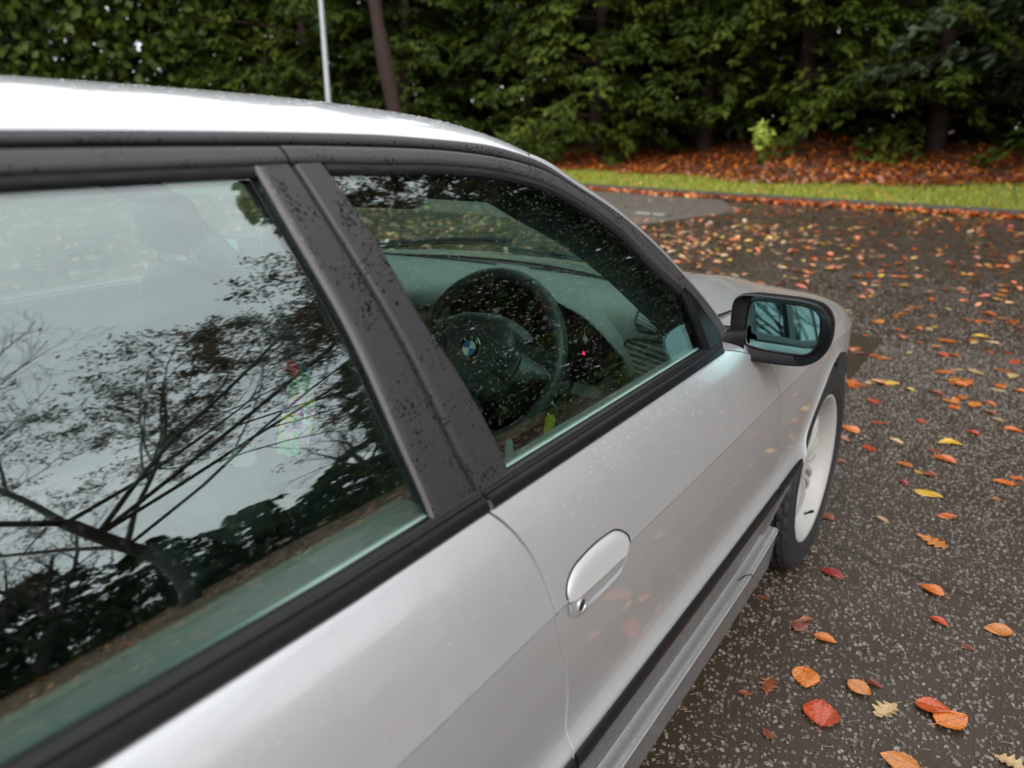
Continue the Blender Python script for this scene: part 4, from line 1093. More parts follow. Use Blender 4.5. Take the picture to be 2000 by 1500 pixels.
# ---- loose things inside the car
kb = empty('key_bunch', (.503, -.900, .795)); tag(kb, 'bunch of keys with a yellow tag hanging from the ignition', 'keys')
a = MB(); a.box((.0, -.012, .0), (.004, .022, .010)); cushion(a, (.0, -.030, -.006), (.010, .034, .040), .6); a.build('key', M['dashdark'], kb)
def ringpts(c, r, ax, n=24):
    t = np.linspace(0, 2 * np.pi, n, endpoint=False); return np.array(c) + r * (np.cos(t)[:, None] * np.array(ax[0]) + np.sin(t)[:, None] * np.array(ax[1]))
a = MB(); a.tube(ringpts((0, -.040, -.030), .012, ((0,1,0),(0,0,1))), .0012, 6, closed=True); a.build('split_ring', M['chrome'], kb)
a = MB(); a.tube(ringpts((.004, -.040, -.052), .014, ((.9,.3,0),(0,0,1))), .0012, 6, closed=True); a.build('split_ring', M['chrome'], kb)
a = MB(); P = []
for z, w_, x_ in ((-.062,.005,.003),(-.068,.0085,.002),(-.090,.0088,.000),(-.112,.0088,-.003),(-.117,.007,-.0035)):
    P.append([(x_ + .012 * s_ * .6 * w_ / .0088, -.044 + s_ * w_, z) for s_ in (-1, -.5, 0, .5, 1)])
P = np.array(P); a.grid(P); a.grid(P + np.array([.0016, 0, 0]), flip=True)
n_ = NT('yellow_tag'); co = n_.objco(); mk = n_.math('MULTIPLY', n_.math('GREATER_THAN', n_.noise(co, 420, 2), .56), .8)
M['tag'] = n_.done(n_.bsdf(n_.mix(mk, (.62, .66, .03), (.08, .09, .01)), .4)); a.build('key_tag', M['tag'], kb)
a = MB(); cushion(a, (-.018, -.075, -.052), (.008, .036, .034), .8); a.build('key_fob', M['leather2'], kb)
a = MB(); a.box((-.020, -.098, -.070), (.003, .014, .012), rotm('X', 30)); a.build('fob_label', M['needle'], kb, smooth=False)

pm = empty('paper_ticket', (-.095, -1.325, .628)); tag(pm, 'white and red printed ticket with black lines lying on the centre armrest', 'ticket')
pm.rotation_euler = (rad(4), 0, rad(28)); pm.scale = (.72, .72, .72)
t = np.linspace(-1, 1, 9); tt = np.linspace(-1, 1, 13)
P = np.array([[(x * .055, y * .085, .006 * x * x + .004 * np.sin(y * 2)) for x in t] for y in tt])
def patch(x0, x1, y0, y1, dz):
    xs = np.linspace(x0, x1, 6); ys = np.linspace(y0, y1, 6); return np.array([[(x * .055, y * .085, .006 * x * x + .004 * np.sin(y * 2) + dz) for x in xs] for y in ys])
a = MB(); a.grid(P); a.grid(P - np.array([0, 0, .0008]), flip=True); a.build('ticket_sheet', simple('paper_white', (.80, .84, .82), .6, var=.03), pm)
a = MB(); a.grid(patch(-.98, .98, .86, .99, .0008)); a.grid(patch(.80, .98, -.98, .80, .0008)); a.grid(patch(-.98, .75, .42, .52, .0008)); a.build('red_border', simple('print_red', (.62, .03, .05), .5), pm)
a = MB()
for y0, x0, x1 in ((.62,-.8,.6),(.30,-.85,.1),(.16,-.85,.5),(.02,-.85,-.2)): a.grid(patch(x0, x1, y0, y0 + .08, .0008))
a.build('print_line', simple('print_black', (.02, .02, .02), .5), pm)

# crumpled multicoloured wrapper
def wrapper(name, loc, size, mat, parent, seed):
    g = np.random.default_rng(seed); nx, ny = 14, 22; X, Y = np.meshgrid(np.linspace(-1, 1, nx), np.linspace(-1, 1, ny))
    Z = .35 * np.cos(X * 1.4) + .22 * np.sin(X * 7 + Y * 5 + seed) * np.cos(Y * 9) + g.normal(0, .10, X.shape)
    P = np.stack([X * size[0], Y * size[1], Z * size[2]], -1) + np.array(loc); a = MB(); a.grid(P); return a.build(name, mat, parent, sharp=25)
n_ = NT('multicolour_print'); co = n_.objco()
v = n_.n('TexVoronoi'); v.inputs['Scale'].default_value = 62; n_.l(co, v.inputs['Vector'])
sp = n_.n('SeparateColor'); n_.l(v.outputs['Color'], sp.inputs[0])
colr = n_.ramp(sp.outputs[0], [(.0, (.05, .45, .12)), (.22, (.75, .25, .62)), (.45, (.85, .75, .05)), (.62, (.80, .78, .76)), (.78, (.70, .30, .60)), (.9, (.85, .65, .05))], 'CONSTANT')
M['multi'] = n_.done(n_.bsdf(colr, .25, Coat_Weight=.5))
bag = empty('sweet_bag', (.340, -1.512, .893)); tag(bag, 'crumpled multicoloured sweet bag with a red flap hanging behind the driver seat', 'sweet bag')
bag.rotation_euler = (Matrix.Rotation(rad(46), 3, 'Z') @ Matrix.Rotation(rad(74), 3, 'X') @ Matrix.Rotation(rad(-14), 3, 'Z')).to_euler(); bag.scale = (.60, .60, .60)
wrapper('wrapper_body', (0, -.03, 0), (.045, .085, .022), M['multi'], bag, 3)
wrapper('wrapper_end', (.004, .075, .010), (.038, .030, .020), simple('wrapper_green', (.03, .42, .10), .3), bag, 5)
wrapper('wrapper_end', (-.01, -.125, .004), (.030, .022, .016), simple('wrapper_mint', (.10, .60, .30), .3), bag, 8)
a = MB(); t = np.linspace(0, 1, 16); c_ = np.stack([-.02 - .055 * t, .085 + .03 * np.sin(t * 3.2), .015 + .012 * t], -1)
a.grid(np.stack([c_ + np.array([-.004, -.014, 0]), c_, c_ + np.array([.004, .014, .004])])); a.build('red_flap', simple('flap_red', (.75, .03, .05), .35), bag)
a = MB(); a.lathe([(.0,.0),(.004,.018),(.014,.024),(.028,.025),(.03,.022)], 24, 'z', (.012, .125, .0)); a.build('blue_seal', simple('seal_blue', (.06, .30, .52), .35), bag)
# ------------------------------------------------------------------ ground
def kerb_y(x): return 12.55 - .185 * x + .004 * x * x * (np.abs(x) < 30)
def mat_asphalt():
    n = NT('wet_asphalt'); g = n.geo(); p = g.outputs['Position']
    base = n.mix(n.noise(p, 3.0, 6, .6), (.024, .0160, .0100), (.066, .048, .032))
    wet = n.noise(p, 1.1, 5, .6)
    # chippings too far off to model one by one
    wob = n.n('VectorMath', operation='ADD'); nz = n.n('TexNoise'); nz.inputs['Scale'].default_value = 60; n.l(p, nz.inputs['Vector'])
    sc = n.n('VectorMath', operation='SCALE'); n.l(nz.outputs['Color'], sc.inputs[0]); sc.inputs['Scale'].default_value = .012; n.l(p, wob.inputs[0]); n.l(sc.outputs[0], wob.inputs[1])
    vd = n.voro(wob.outputs[0], 46); chip = n.math('LESS_THAN', vd, n.math('ADD', .20, n.math('MULTIPLY', n.noise(p, 30, 2), .16)))
    sp = n.n('SeparateXYZ'); n.l(p, sp.inputs[0])
    far = n.n('MapRange'); dv = n.n('VectorMath', operation='DISTANCE'); n.l(p, dv.inputs[0]); dv.inputs[1].default_value = (1.2, -.6, 0); n.l(dv.outputs['Value'], far.inputs[0]); far.inputs[1].default_value = 3.0; far.inputs[2].default_value = 6.8
    chip = n.math('MULTIPLY', chip, far.outputs[0])
    col = n.mix(chip, base, n.mix(n.noise(p, 21, 2), (.20, .17, .145), (.36, .33, .29)))
    r = n.math('ADD', n.math('MULTIPLY', n.ramp(wet, [(.35, 0), (.7, 1)]), .24), .12)
    gr = n.noise(p, 210, 4, .7); h = n.math('ADD', n.math('MULTIPLY', gr, .5), n.math('MULTIPLY', chip, .5))
    return n.done(n.bsdf(col, r, 0, n.bump(h, .55, .004), IOR=1.38))
M['asphalt'] = mat_asphalt()
def mat_soil(name, c0, c1, sc=6):
    n = NT(name); p = n.geo().outputs['Position']
    c = n.mix(n.noise(p, sc, 6, .65), c0, c1); return n.done(n.bsdf(c, .85, 0, n.bump(n.noise(p, sc * 7, 4), .6, .03)))
M['soil'] = mat_soil('leafy_soil', (.05, .026, .012), (.15, .065, .026))
M['turf'] = mat_soil('short_turf', (.075, .11, .012), (.17, .21, .025), 9)
M['verge'] = mat_soil('autumn_verge', (.060, .050, .018), (.13, .075, .028), 4)
def mat_plain(name, c0, c1, r, sc):
    n = NT(name); p = n.geo().outputs['Position']; return n.done(n.bsdf(n.mix(n.noise(p, sc, 5), c0, c1), r, 0, n.bump(n.noise(p, 120, 3), .3, .004)))
M['concrete'] = mat_plain('worn_tarmac', (.105, .088, .070), (.15, .128, .105), .42, 2)
M['kerb'] = mat_plain('kerb_stone', (.055, .05, .043), (.12, .11, .095), .5, 9)

g_ = MB(); g_.add([(-900, -900, -.02), (900, -900, -.02), (900, 900, -.02), (-900, 900, -.02)], [(0, 1, 2, 3)])
tag(g_.build('ground', M['soil'], smooth=False), kind='structure')
X = np.linspace(-45, 10, 90)
xs = np.r_[X]; far = kerb_y(xs)
g_ = MB(); P = np.array([np.stack([xs, np.full_like(xs, -26), 0 * xs], -1), np.stack([xs, far, 0 * xs], -1)]); g_.grid(P)
tag(g_.build('car_park', M['asphalt'], smooth=False), kind='structure')
# a lane of paler tarmac beyond, with one worn white mark
g_ = MB(); g_.add([(-3.62, 8.05, .004), (-3.0, 11.0, .004), (-4.25, float(kerb_y(-4.25)) - .02, .004), (-24, float(kerb_y(-24)) - .05, .004), (-24, 8.3, .004)], [(0, 1, 2, 3, 4)])
tag(g_.build('pale_lane', M['concrete'], smooth=False), kind='structure')
g_ = MB(); g_.add([(-4.42, 9.70, .008), (-3.86, 9.64, .008), (-3.85, 9.83, .008), (-4.41, 9.90, .008)], [(0, 1, 2, 3)])
tag(g_.build('lane_marking', simple('worn_white_paint', (.42, .40, .37), .5, var=.3, scale=30), smooth=False), kind='structure')
# kerb stones, one by one
kb_me = None
kx = np.arange(-30, 9.9, .915); roots = []
kerb = empty('kerb', (0, 0, 0)); tag(kerb, kind='structure')
kbm = MB(); kbm.box((0, 0, .02), (.905, .125, .19)); kme = mesh_data('kerb_stone', np.concatenate(kbm.V), kbm.F, M['kerb'], False)
for i, x in enumerate(kx):
    o = bpy.data.objects.new('kerb_stone', kme); COL.objects.link(o); o.parent = kerb
    y0, y1 = float(kerb_y(x)), float(kerb_y(x + .915)); o.location = (x + .457, (y0 + y1) / 2 + .066, 0); o.rotation_euler = (0, 0, math.atan2(y1 - y0, .915))
# lawn and the leaf covered bank behind it
def bank_y(x): return 17.9 + .02 * x - .16 * np.clip(x + 8, -30, 0) + .9 * np.sin(x * .55 + .4) * .6 + .35 * np.sin(x * 1.7) - 1.3 * np.exp(-((x + 3.2) / 2.8)**2)
def sheet(name, mat, f0, f1, zf, x0=-45, x1=10, nx=160, ny=24, kind='structure'):
    xs = np.linspace(x0, x1, nx); t = np.linspace(0, 1, ny)[:, None]; Y = f0(xs) * (1 - t) + f1(xs) * t; Xg = np.tile(xs, (ny, 1))
    m_ = MB(); m_.grid(np.stack([Xg, Y, zf(Xg, Y)], -1)); return tag(m_.build(name, mat), kind=kind)
def hill(x, y): 
    d = np.clip((y - bank_y(x)) / 4.5, 0, 1.6); return .085 + .40 * (d * d * (3 - 2 * np.clip(d, 0, 1))) * (.8 + .25 * np.sin(x * .8)) + .05 * np.clip(y - 13, 0, 9) / 5
lawn = sheet('lawn', M['turf'], lambda x: kerb_y(x) + .13, lambda x: bank_y(x) + .6, hill)
sheet('leaf_bank', M['soil'], lambda x: bank_y(x) + .25, lambda x: bank_y(x) * 0 + 40, lambda x, y: hill(x, y) + .03)
# right-hand verge beyond the car park (seen in the windows)
m_ = MB(); m_.add([(10, -30, .012), (60, -30, .5), (60, 40, .5), (10, 40, .012)], [(0, 1, 2, 3)]); tag(m_.build('verge', M['verge'], smooth=False), kind='structure')
m_ = MB(); m_.add([(-45, -60, -.008), (10, -60, -.008), (10, -26, .0), (-45, -26, .0)], [(0, 1, 2, 3)]); tag(m_.build('rear_verge', M['verge'], smooth=False), kind='structure')

# grass blades on the lawn (a few pixels high: one mass)
n = 26000
gx = rng.uniform(-24, 5, n); gy0 = kerb_y(gx) + .16; gy1 = bank_y(gx) + .5; gy = gy0 + (gy1 - gy0) * rng.uniform(0, 1, n); gz = hill(gx, gy)
h = rng.uniform(.05, .12, n); a = rng.uniform(0, 2 * np.pi, n); wv = .012; lx, ly = rng.normal(0, .04, n), rng.normal(0, .04, n)
V = np.stack([np.stack([gx - wv * np.cos(a), gy - wv * np.sin(a), gz], -1), np.stack([gx + wv * np.cos(a), gy + wv * np.sin(a), gz], -1), np.stack([gx + lx, gy + ly, gz + h], -1)], 1).reshape(-1, 3)
F = np.arange(3 * n).reshape(-1, 3)
nn = NT('grass_blade'); p = nn.geo().outputs['Position']; M['blade'] = nn.done(nn.bsdf(nn.mix(nn.noise(p, 4, 4), (.15, .19, .014), (.36, .37, .036)), .5))
tag(mesh('grass', V, F, M['blade'], smooth=False), kind='stuff')

# chippings set in the wet binder: real stones near the camera
def chips(name, n, box, smin, smax, k=7, keep=None):
    x = rng.uniform(box[0], box[1], n); y = rng.uniform(box[2], box[3], n)
    if keep is not None: q = keep(x, y); x, y = x[q], y[q]; n = len(x)
    s = smin + (smax - smin) * rng.beta(1.6, 2.6, n); rot = rng.uniform(0, 2 * np.pi, n); el = rng.uniform(.55, 1.0, n)
    a = np.linspace(0, 2 * np.pi, k, endpoint=False)[None] + rng.uniform(-.32, .32, (n, k))
    r = s[:, None] * rng.uniform(.72, 1.12, (n, k))
    lx, ly = r * np.cos(a), r * np.sin(a) * el[:, None]
    X_ = lx * np.cos(rot)[:, None] - ly * np.sin(rot)[:, None]; Y_ = lx * np.sin(rot)[:, None] + ly * np.cos(rot)[:, None]
    tilt = rng.normal(0, .22, (n, 2)); top = rng.uniform(.0012, .0042, n)
    z0 = np.full((n, k), -.002)
    z1 = top[:, None] + .72 * (X_ * tilt[:, :1] + Y_ * tilt[:, 1:])
    V = np.concatenate([np.stack([x[:, None] + X_, y[:, None] + Y_, z0], -1), np.stack([x[:, None] + .74 * X_, y[:, None] + .74 * Y_, z1], -1)], 1)
    b = 2 * k
    F = []
    base = [(j, (j + 1) % k, k + (j + 1) % k, k + j) for j in range(k)] + [tuple(range(k, 2 * k))]
    off = np.arange(n) * b
    for f in base:
        F += (np.array(f)[None] + off[:, None]).tolist()
    return tag(mesh(name, V.reshape(-1, 3), F, M['chip'], sharp=30, smooth=False), kind='stuff')
nn = NT('stone_chip'); g = nn.geo(); p = g.outputs['Position']
c = nn.ramp(g.outputs['Random Per Island'], [(0, (.045, .038, .030)), (.35, (.12, .102, .084)), (.72, (.21, .185, .155)), (1, (.36, .33, .29))])
c = nn.mix(nn.noise(p, 300, 3), c, (.12, .10, .085))
M['chip'] = nn.done(nn.bsdf(c, nn.math('ADD', nn.math('MULTIPLY', nn.noise(p, 5, 3), .25), .16), 0, nn.bump(nn.noise(p, 500, 3), .4, .001)))
FADE = lambda x, y: rng.uniform(0, 1, len(x)) < np.clip((6.6 - np.hypot(x - 1.2, y * .9 + .6)) / 3.6, 0, 1)
chips('stone_chippings', 31000, (.62, 2.2, -1.45, 3.2), .0034, .0098, 5, FADE)
chips('stone_chippings', 28000, (-1.0, 4.8, 3.2, 6.6), .0046, .0125, 4, FADE)
chips('stone_chippings', 9000, (2.2, 3.6, -.6, 3.2), .0046, .0125, 4, FADE)
chips('grit', 6000, (.60, 2.0, -1.3, 1.6), .0009, .0026, 4)

# a hairline crack running out from the tyre
cp_ = np.array([(.90,.215),(.99,.155),(1.05,.150),(1.12,.118),(1.20,.122),(1.28,.086),(1.36,.090),(1.45,.062)]); cp_ = polyline(cp_)(np.linspace(0, 1, 60)); cp_[:, 1] += rng.normal(0, .0025, 60)
wd = .0016 + .0012 * rng.uniform(0, 1, 60); m_ = MB(); m_.grid(np.array([np.c_[cp_[:, 0], cp_[:, 1] - wd, np.full(60, .0042)], np.c_[cp_[:, 0], cp_[:, 1] + wd, np.full(60, .0042)]]))
tag(m_.build('asphalt_crack', M['gap'], smooth=False), kind='structure')
# pine needles and stalks strewn about
n = 900; x = rng.uniform(.6, 2.2, n); y = -1.4 + 4.2 * rng.uniform(0, 1, n)**1.3; a = rng.uniform(0, np.pi, n); l_ = rng.uniform(.010, .028, n); bend = rng.normal(0, .10, n)
V, F = [], []
for i in range(n):
    d = np.array([math.cos(a[i]), math.sin(a[i]), 0]); s_ = np.array([-d[1], d[0], 0]); c0 = np.array([x[i], y[i], .0042]); w_ = .0004
    pts = [c0 - d * l_[i] / 2, c0 + s_ * bend[i] * l_[i] * .3, c0 + d * l_[i] / 2]
    b = len(V)
    for q in pts: V += [q - s_ * w_, q + np.array([0, 0, .0009]), q + s_ * w_]
    for j in range(2):
        for k2 in range(2): F.append((b + j * 3 + k2, b + j * 3 + k2 + 1, b + j * 3 + 4 + k2, b + j * 3 + 3 + k2))
tag(mesh('fallen_needles', np.array(V), F, simple('straw_needle', (.25, .19, .11), .45, var=.3, scale=3), smooth=False), kind='stuff')

# ------------------------------------------------------------------ fallen leaves
def mat_leaf(name, c0, c1, cv, rough=.22):
    """colour differs leaf by leaf; veins and blotches follow the leaf's own axes"""
    n = NT(name); co = n.objco(); s = n.n('SeparateXYZ'); n.l(co, s.inputs[0]); oi = n.n('ObjectInfo')
    ay = n.math('ABSOLUTE', s.outputs['Y'])
    ph = n.math('FRACT', n.math('MULTIPLY', n.math('SUBTRACT', s.outputs['X'], n.math('MULTIPLY', ay, .75)), 9.0))
    vein = n.math('LESS_THAN', n.math('ABSOLUTE', n.math('SUBTRACT', ph, .5)), .07)
    mid = n.math('LESS_THAN', ay, .012); vm = n.math('MAXIMUM', n.math('MULTIPLY', vein, .55), mid)
    off = n.n('VectorMath', operation='ADD'); n.l(co, off.inputs[0]); n.l(oi.outputs['Location'], off.inputs[1])
    bl = n.noise(off.outputs[0], 3.5, 5, .65)
    base = n.mix(n.math('ADD', n.math('MULTIPLY', oi.outputs['Random'], .7), n.math('MULTIPLY', bl, .3)), c0, c1)
    base = n.mix(n.ramp(bl, [(.50, 0), (.72, .75)]), base, tuple(v * .35 for v in c0))
    base = n.mix(n.ramp(n.noise(off.outputs[0], 26, 2), [(.62, 0), (.70, .7)]), base, (.05, .02, .01))
    c = n.mix(n.math('MULTIPLY', vm, .6), base, cv)
    h = n.math('SUBTRACT', n.math('MULTIPLY', n.noise(co, 14, 4), 1.4), n.math('MULTIPLY', vm, 1.0))
    return n.done(n.bsdf(c, rough, 0, n.bump(h, .9, .003), Coat_Weight=.8, Coat_Roughness=.05))
LM = {'R': mat_leaf('leaf_red', (.50, .048, .008), (.58, .095, .012), (.22, .020, .008), .14),
      'O': mat_leaf('leaf_orange', (.56, .105, .008), (.66, .19, .012), (.34, .07, .010), .17),
      'T': mat_leaf('leaf_tan_orange', (.52, .15, .025), (.62, .25, .05), (.30, .08, .015), .24),
      'B': mat_leaf('leaf_brown', (.24, .060, .016), (.36, .10, .022), (.13, .03, .01), .26),
      'D': mat_leaf('leaf_dark_brown', (.17, .030, .014), (.24, .055, .022), (.08, .016, .008), .2),
      'C': mat_leaf('leaf_crimson', (.26, .012, .014), (.34, .022, .020), (.42, .09, .05), .2),
      'Y': mat_leaf('leaf_yellow', (.70, .38, .03), (.72, .50, .06), (.72, .55, .15), .25),
      'P': mat_leaf('leaf_pale', (.46, .30, .12), (.60, .45, .22), (.55, .34, .15), .45)}
def leaf_mesh(kind, seed, nx=15, ny=8):
    g = np.random.default_rng(seed); t = np.linspace(0, 1, nx); s = np.linspace(-1, 1, ny * 2 + 1)
    wd = {'b': .34, 'bw': .45, 'bc': .27, 'oak': .30}[kind]
    w_ = wd * np.sin(np.pi * t**.82)**.72 * (1 - .25 * t)
    if kind == 'oak':
        t = np.linspace(0, 1, 27); nx = 27; w_ = .31 * (np.sin(np.pi * t**1.25)**.6) * (1 + .42 * np.sin(t * 2 * np.pi * 4.2 + 1.0)) * .85 + .012
    else: w_ = w_ * (1 + .05 * np.where(np.arange(nx) % 2, 1, -1))
    w_[0] = .006; w_[-1] = .004
    b1, b2 = g.normal(0, .025), g.normal(0, .03); cup = g.uniform(.005, .05) * (3.5 if kind == 'bc' else 1)
    P = np.zeros((nx, len(s), 3))
    for i in range(nx):
        sweep = .16 * np.abs(s) * w_[i]                      # side edge runs forward like the veins
        P[i, :, 0] = t[i] - .5 + sweep * (1 - t[i]); P[i, :, 1] = s * w_[i] + .03 * np.sin(t[i] * 3 + b1 * 40) * 1
        pleat = .010 * np.abs(((t[i] - .75 * np.abs(s) * w_[i]) * 9 + .5) % 1 - .5) * 2
        P[i, :, 2] = .012 + cup * (s * w_[i] / wd)**2 * 1.0 + b1 * np.sin(t[i] * 3.1) * .5 + (b2 * (t[i] - .5)**2 * 1.2) + pleat + .018 * np.sin(5 * t[i] + 3 * s + seed) * np.abs(s)
    P[..., 2] -= P[..., 2].min() - .004
    mb = MB(); mb.grid(P); mb.grid(P - np.array([0, 0, .006]), flip=True)
    mb.tube(np.array([[-.5, P[0, ny, 1], P[0, ny, 2]], [-.60, P[0, ny, 1] + .02, .012], [-.70, P[0, ny, 1] + .06, .010]]), [.010, .008, .007], 5)
    return np.concatenate(mb.V), mb.F
_lc = {}
def leaf_data(kind, col, seed, lo=False):
    key = (kind, col, seed % 4, lo)
    if key not in _lc:
        V, F = leaf_mesh(kind, seed % 4 + {'b': 0, 'bw': 10, 'bc': 20, 'oak': 30}[kind], *((9, 3) if lo else (15, 8)))
        _lc[key] = mesh_data('fallen_leaf', V, F, LM[col], True, 60)
    return _lc[key]
def put_leaf(x, y, ln, rot, kind, col, seed, label, group, z=.0035, lo=False):
    o = bpy.data.objects.new('fallen_leaf', leaf_data(kind, col, seed, lo)); COL.objects.link(o)
    o.location = (x, y, z); o.scale = (ln, ln, ln); o.rotation_euler = (random.gauss(0, .05), random.gauss(0, .05), rad(rot))
    return tag(o, label, 'leaf', group)
LEAVES = [
    (1.123, -0.674, 0.11, 98.0, 'bw', 'R', 'largest glossy red leaf lying alone below the round orange leaf'),
    (1.057, -0.567, 0.085, 106.0, 'bw', 'O', 'round glossy orange leaf above the largest glossy red leaf'),
    (0.989, -0.651, 0.065, 98.0, 'oak', 'B', 'small brown lobed oak leaf beside the round orange leaf, nearer the sill'),
    (0.949, -0.711, 0.035, 28.0, 'bc', 'B', 'small curled brown leaf between the car sill and the lobed oak leaf'),
    (1.037, -0.814, 0.041, -24.0, 'b', 'D', 'dark brown leaf lower left of the largest red leaf'),
    (1.182, -0.538, 0.064, -22.0, 'bw', 'T', 'ribbed tan orange leaf overlapping a reddish brown one'),
    (1.21, -0.493, 0.045, -8.0, 'b', 'D', 'reddish brown leaf tucked under the ribbed tan orange leaf'),
    (1.251, -0.574, 0.079, 66.0, 'oak', 'P', 'pale gold crumpled oak leaf between the two red leaves'),
    (1.343, -0.508, 0.078, 6.0, 'bw', 'R', 'glossy red leaf with an orange leaf resting on its corner'),
    (1.387, -0.531, 0.09, 50.0, 'bw', 'O', 'orange leaf resting on the corner of a glossy red leaf'),
    (1.305, -0.73, 0.082, 7.0, 'bw', 'T', 'big ribbed orange tan leaf at the bottom edge of the photo'),
    (1.508, -0.597, 0.064, -12.0, 'oak', 'P', 'pale tan oak leaf in the bottom right corner'),
    (0.991, -0.349, 0.073, 80.0, 'b', 'D', 'brown red leaf curled against its pair beside the ribbed orange leaf'),
    (0.993, -0.32, 0.049, 48.0, 'bc', 'B', 'narrow brown leaf above its brown red pair'),
    (1.062, -0.373, 0.062, 4.0, 'b', 'O', 'ribbed orange leaf just right of the brown red pair'),
    (1.315, -0.108, 0.054, -18.0, 'b', 'R', 'small pointed orange red leaf left of the big orange brown leaf by the right edge'),
    (1.457, -0.059, 0.075, 11.0, 'bw', 'T', 'orange brown ribbed leaf near the right edge, level with the small red one'),
    (1.394, -0.195, 0.038, -9.0, 'b', 'D', 'small red brown leaf below the pointed orange red leaf'),
    (1.002, -0.023, 0.084, -23.0, 'b', 'C', 'dark crimson leaf on the asphalt just behind the front tyre'),
    (1.275, 0.054, 0.081, -24.0, 'b', 'O', 'orange pointed leaf lying on the fine crack in the asphalt'),
    (1.239, 0.381, 0.125, -18.0, 'oak', 'T', 'long lobed pale orange oak leaf right of the front tyre'),
    (1.261, 0.611, 0.068, 21.0, 'b', 'O', 'bright orange oval leaf above the long oak leaf'),
    (0.896, 0.364, 0.071, -27.0, 'b', 'B', 'brown orange leaf touching the shade of the front tyre'),
    (1.07, 0.452, 0.057, -27.0, 'bc', 'P', 'pale beige shrivelled leaf left of the bright orange oval leaf'),
    (1.18, 0.772, 0.105, -11.0, 'b', 'Y', 'long orange yellow leaf below the round brown leaf'),
    (1.416, 1.059, 0.09, 16.0, 'b', 'O', 'orange leaf near the right edge above a tiny orange one'),
    (1.4, 0.866, 0.039, 8.0, 'b', 'T', 'tiny orange leaf near the right edge below a bigger orange one'),
    (1.163, 0.974, 0.058, 4.0, 'bw', 'B', 'round orange brown leaf with a yellow one touching it'),
    (1.117, 0.973, 0.042, -36.0, 'b', 'Y', 'little yellow leaf touching the round orange brown leaf'),
    (1.061, 1.024, 0.081, -39.0, 'b', 'T', 'slim tan leaf left of the little yellow leaf'),
    (1.194, 1.177, 0.107, -24.0, 'b', 'O', 'orange leaf with a tan tip below the flat yellow orange leaf'),
    (1.192, 1.384, 0.107, 31.0, 'b', 'Y', 'flat yellow orange leaf between two long orange ones'),
    (0.905, 1.122, 0.086, -51.0, 'b', 'R', 'small red orange leaf standing apart right of the tyre'),
    (0.824, 0.904, 0.063, -8.0, 'b', 'B', 'dark orange leaf close beside the tyre sidewall'),
    (0.785, 1.318, 0.12, -32.0, 'b', 'O', 'orange red leaf right of the top of the white wheel'),
    (0.781, 1.172, 0.076, -12.0, 'b', 'B', 'brown orange leaf just below the orange red one by the wheel'),
    (0.882, 1.479, 0.081, -14.0, 'b', 'O', 'small plain orange leaf between the wheel and the pair of red leaves'),
    (1.043, 1.624, 0.06, -32.0, 'b', 'R', 'little red orange leaf in the middle right of the asphalt'),
    (1.268, 1.586, 0.072, -26.0, 'b', 'R', 'red leaf above the flat yellow orange leaf'),
    (1.42, 1.726, 0.086, 7.0, 'b', 'O', 'long orange leaf at the right edge, highest of the three there'),
    (0.802, 1.802, 0.082, -26.0, 'b', 'R', 'small red orange leaf beyond the front wheel'),
    (1.159, 1.926, 0.077, -42.0, 'b', 'O', 'small orange leaf beside a brown one, beyond the wheel'),
    (1.302, 2.091, 0.073, -38.0, 'b', 'O', 'small orange leaf close to the right edge beyond the brown one'),
    (1.136, 2.353, 0.099, -12.0, 'b', 'O', 'broad orange leaf beyond the red brown leaf'),
    (0.815, 2.17, 0.109, 15.0, 'b', 'Y', "bright yellow leaf level with the wing mirror's lower edge"),
    (0.927, 2.102, 0.069, -26.0, 'bc', 'Y', 'pale yellow leaf right of the bright yellow leaf'),
    (1.053, 2.131, 0.1, -23.0, 'b', 'D', 'dull red brown leaf right of the pale yellow leaf'),
    (1.322, 1.938, 0.066, -27.0, 'b', 'B', 'brown leaf beside two pale leaves near the right edge'),
    (1.326, 2.36, 0.081, 2.0, 'b', 'P', 'pale cream leaf near the right edge, the upper of two'),
    (1.353, 1.853, 0.056, -4.0, 'b', 'P', 'pale cream leaf near the right edge, the lower of two'),
    (0.989, 1.283, 0.073, -30.0, 'bc', 'P', 'pale yellow cream leaf above the slim tan leaf'),
    (1.085, 0.83, 0.051, -32.0, 'b', 'C', 'small dark crimson leaf left of the long orange yellow leaf'),
    (1.142, 1.257, 0.06, -0.0, 'b', 'D', 'dull brown leaf between the two long orange leaves'),
    (1.458, 1.13, 0.056, -2.0, 'b', 'O', 'orange leaf cut by the right edge of the photo'),
    (0.863, -0.276, 0.037, 9.0, 'bc', 'B', 'curled brown orange leaf in the shade along the sill'),
]

for i, (x, y, ln, rot, kind, col, lab) in enumerate(LEAVES):
    ln = min(ln, .105)
    put_leaf(x, y, ln, rot + (180 if i % 3 == 1 else 0), kind, col, i, lab, 'fallen leaves close to the car', .0035 + (.006 if 'resting on' in lab or 'overlapping' in lab else 0))
WORDS = {'R': 'red', 'O': 'orange', 'T': 'tan orange', 'B': 'brown', 'D': 'dark brown', 'C': 'crimson', 'Y': 'yellow', 'P': 'pale cream'}
cols = list('OOOOOOOTTTTBBBRRYYPPPD')
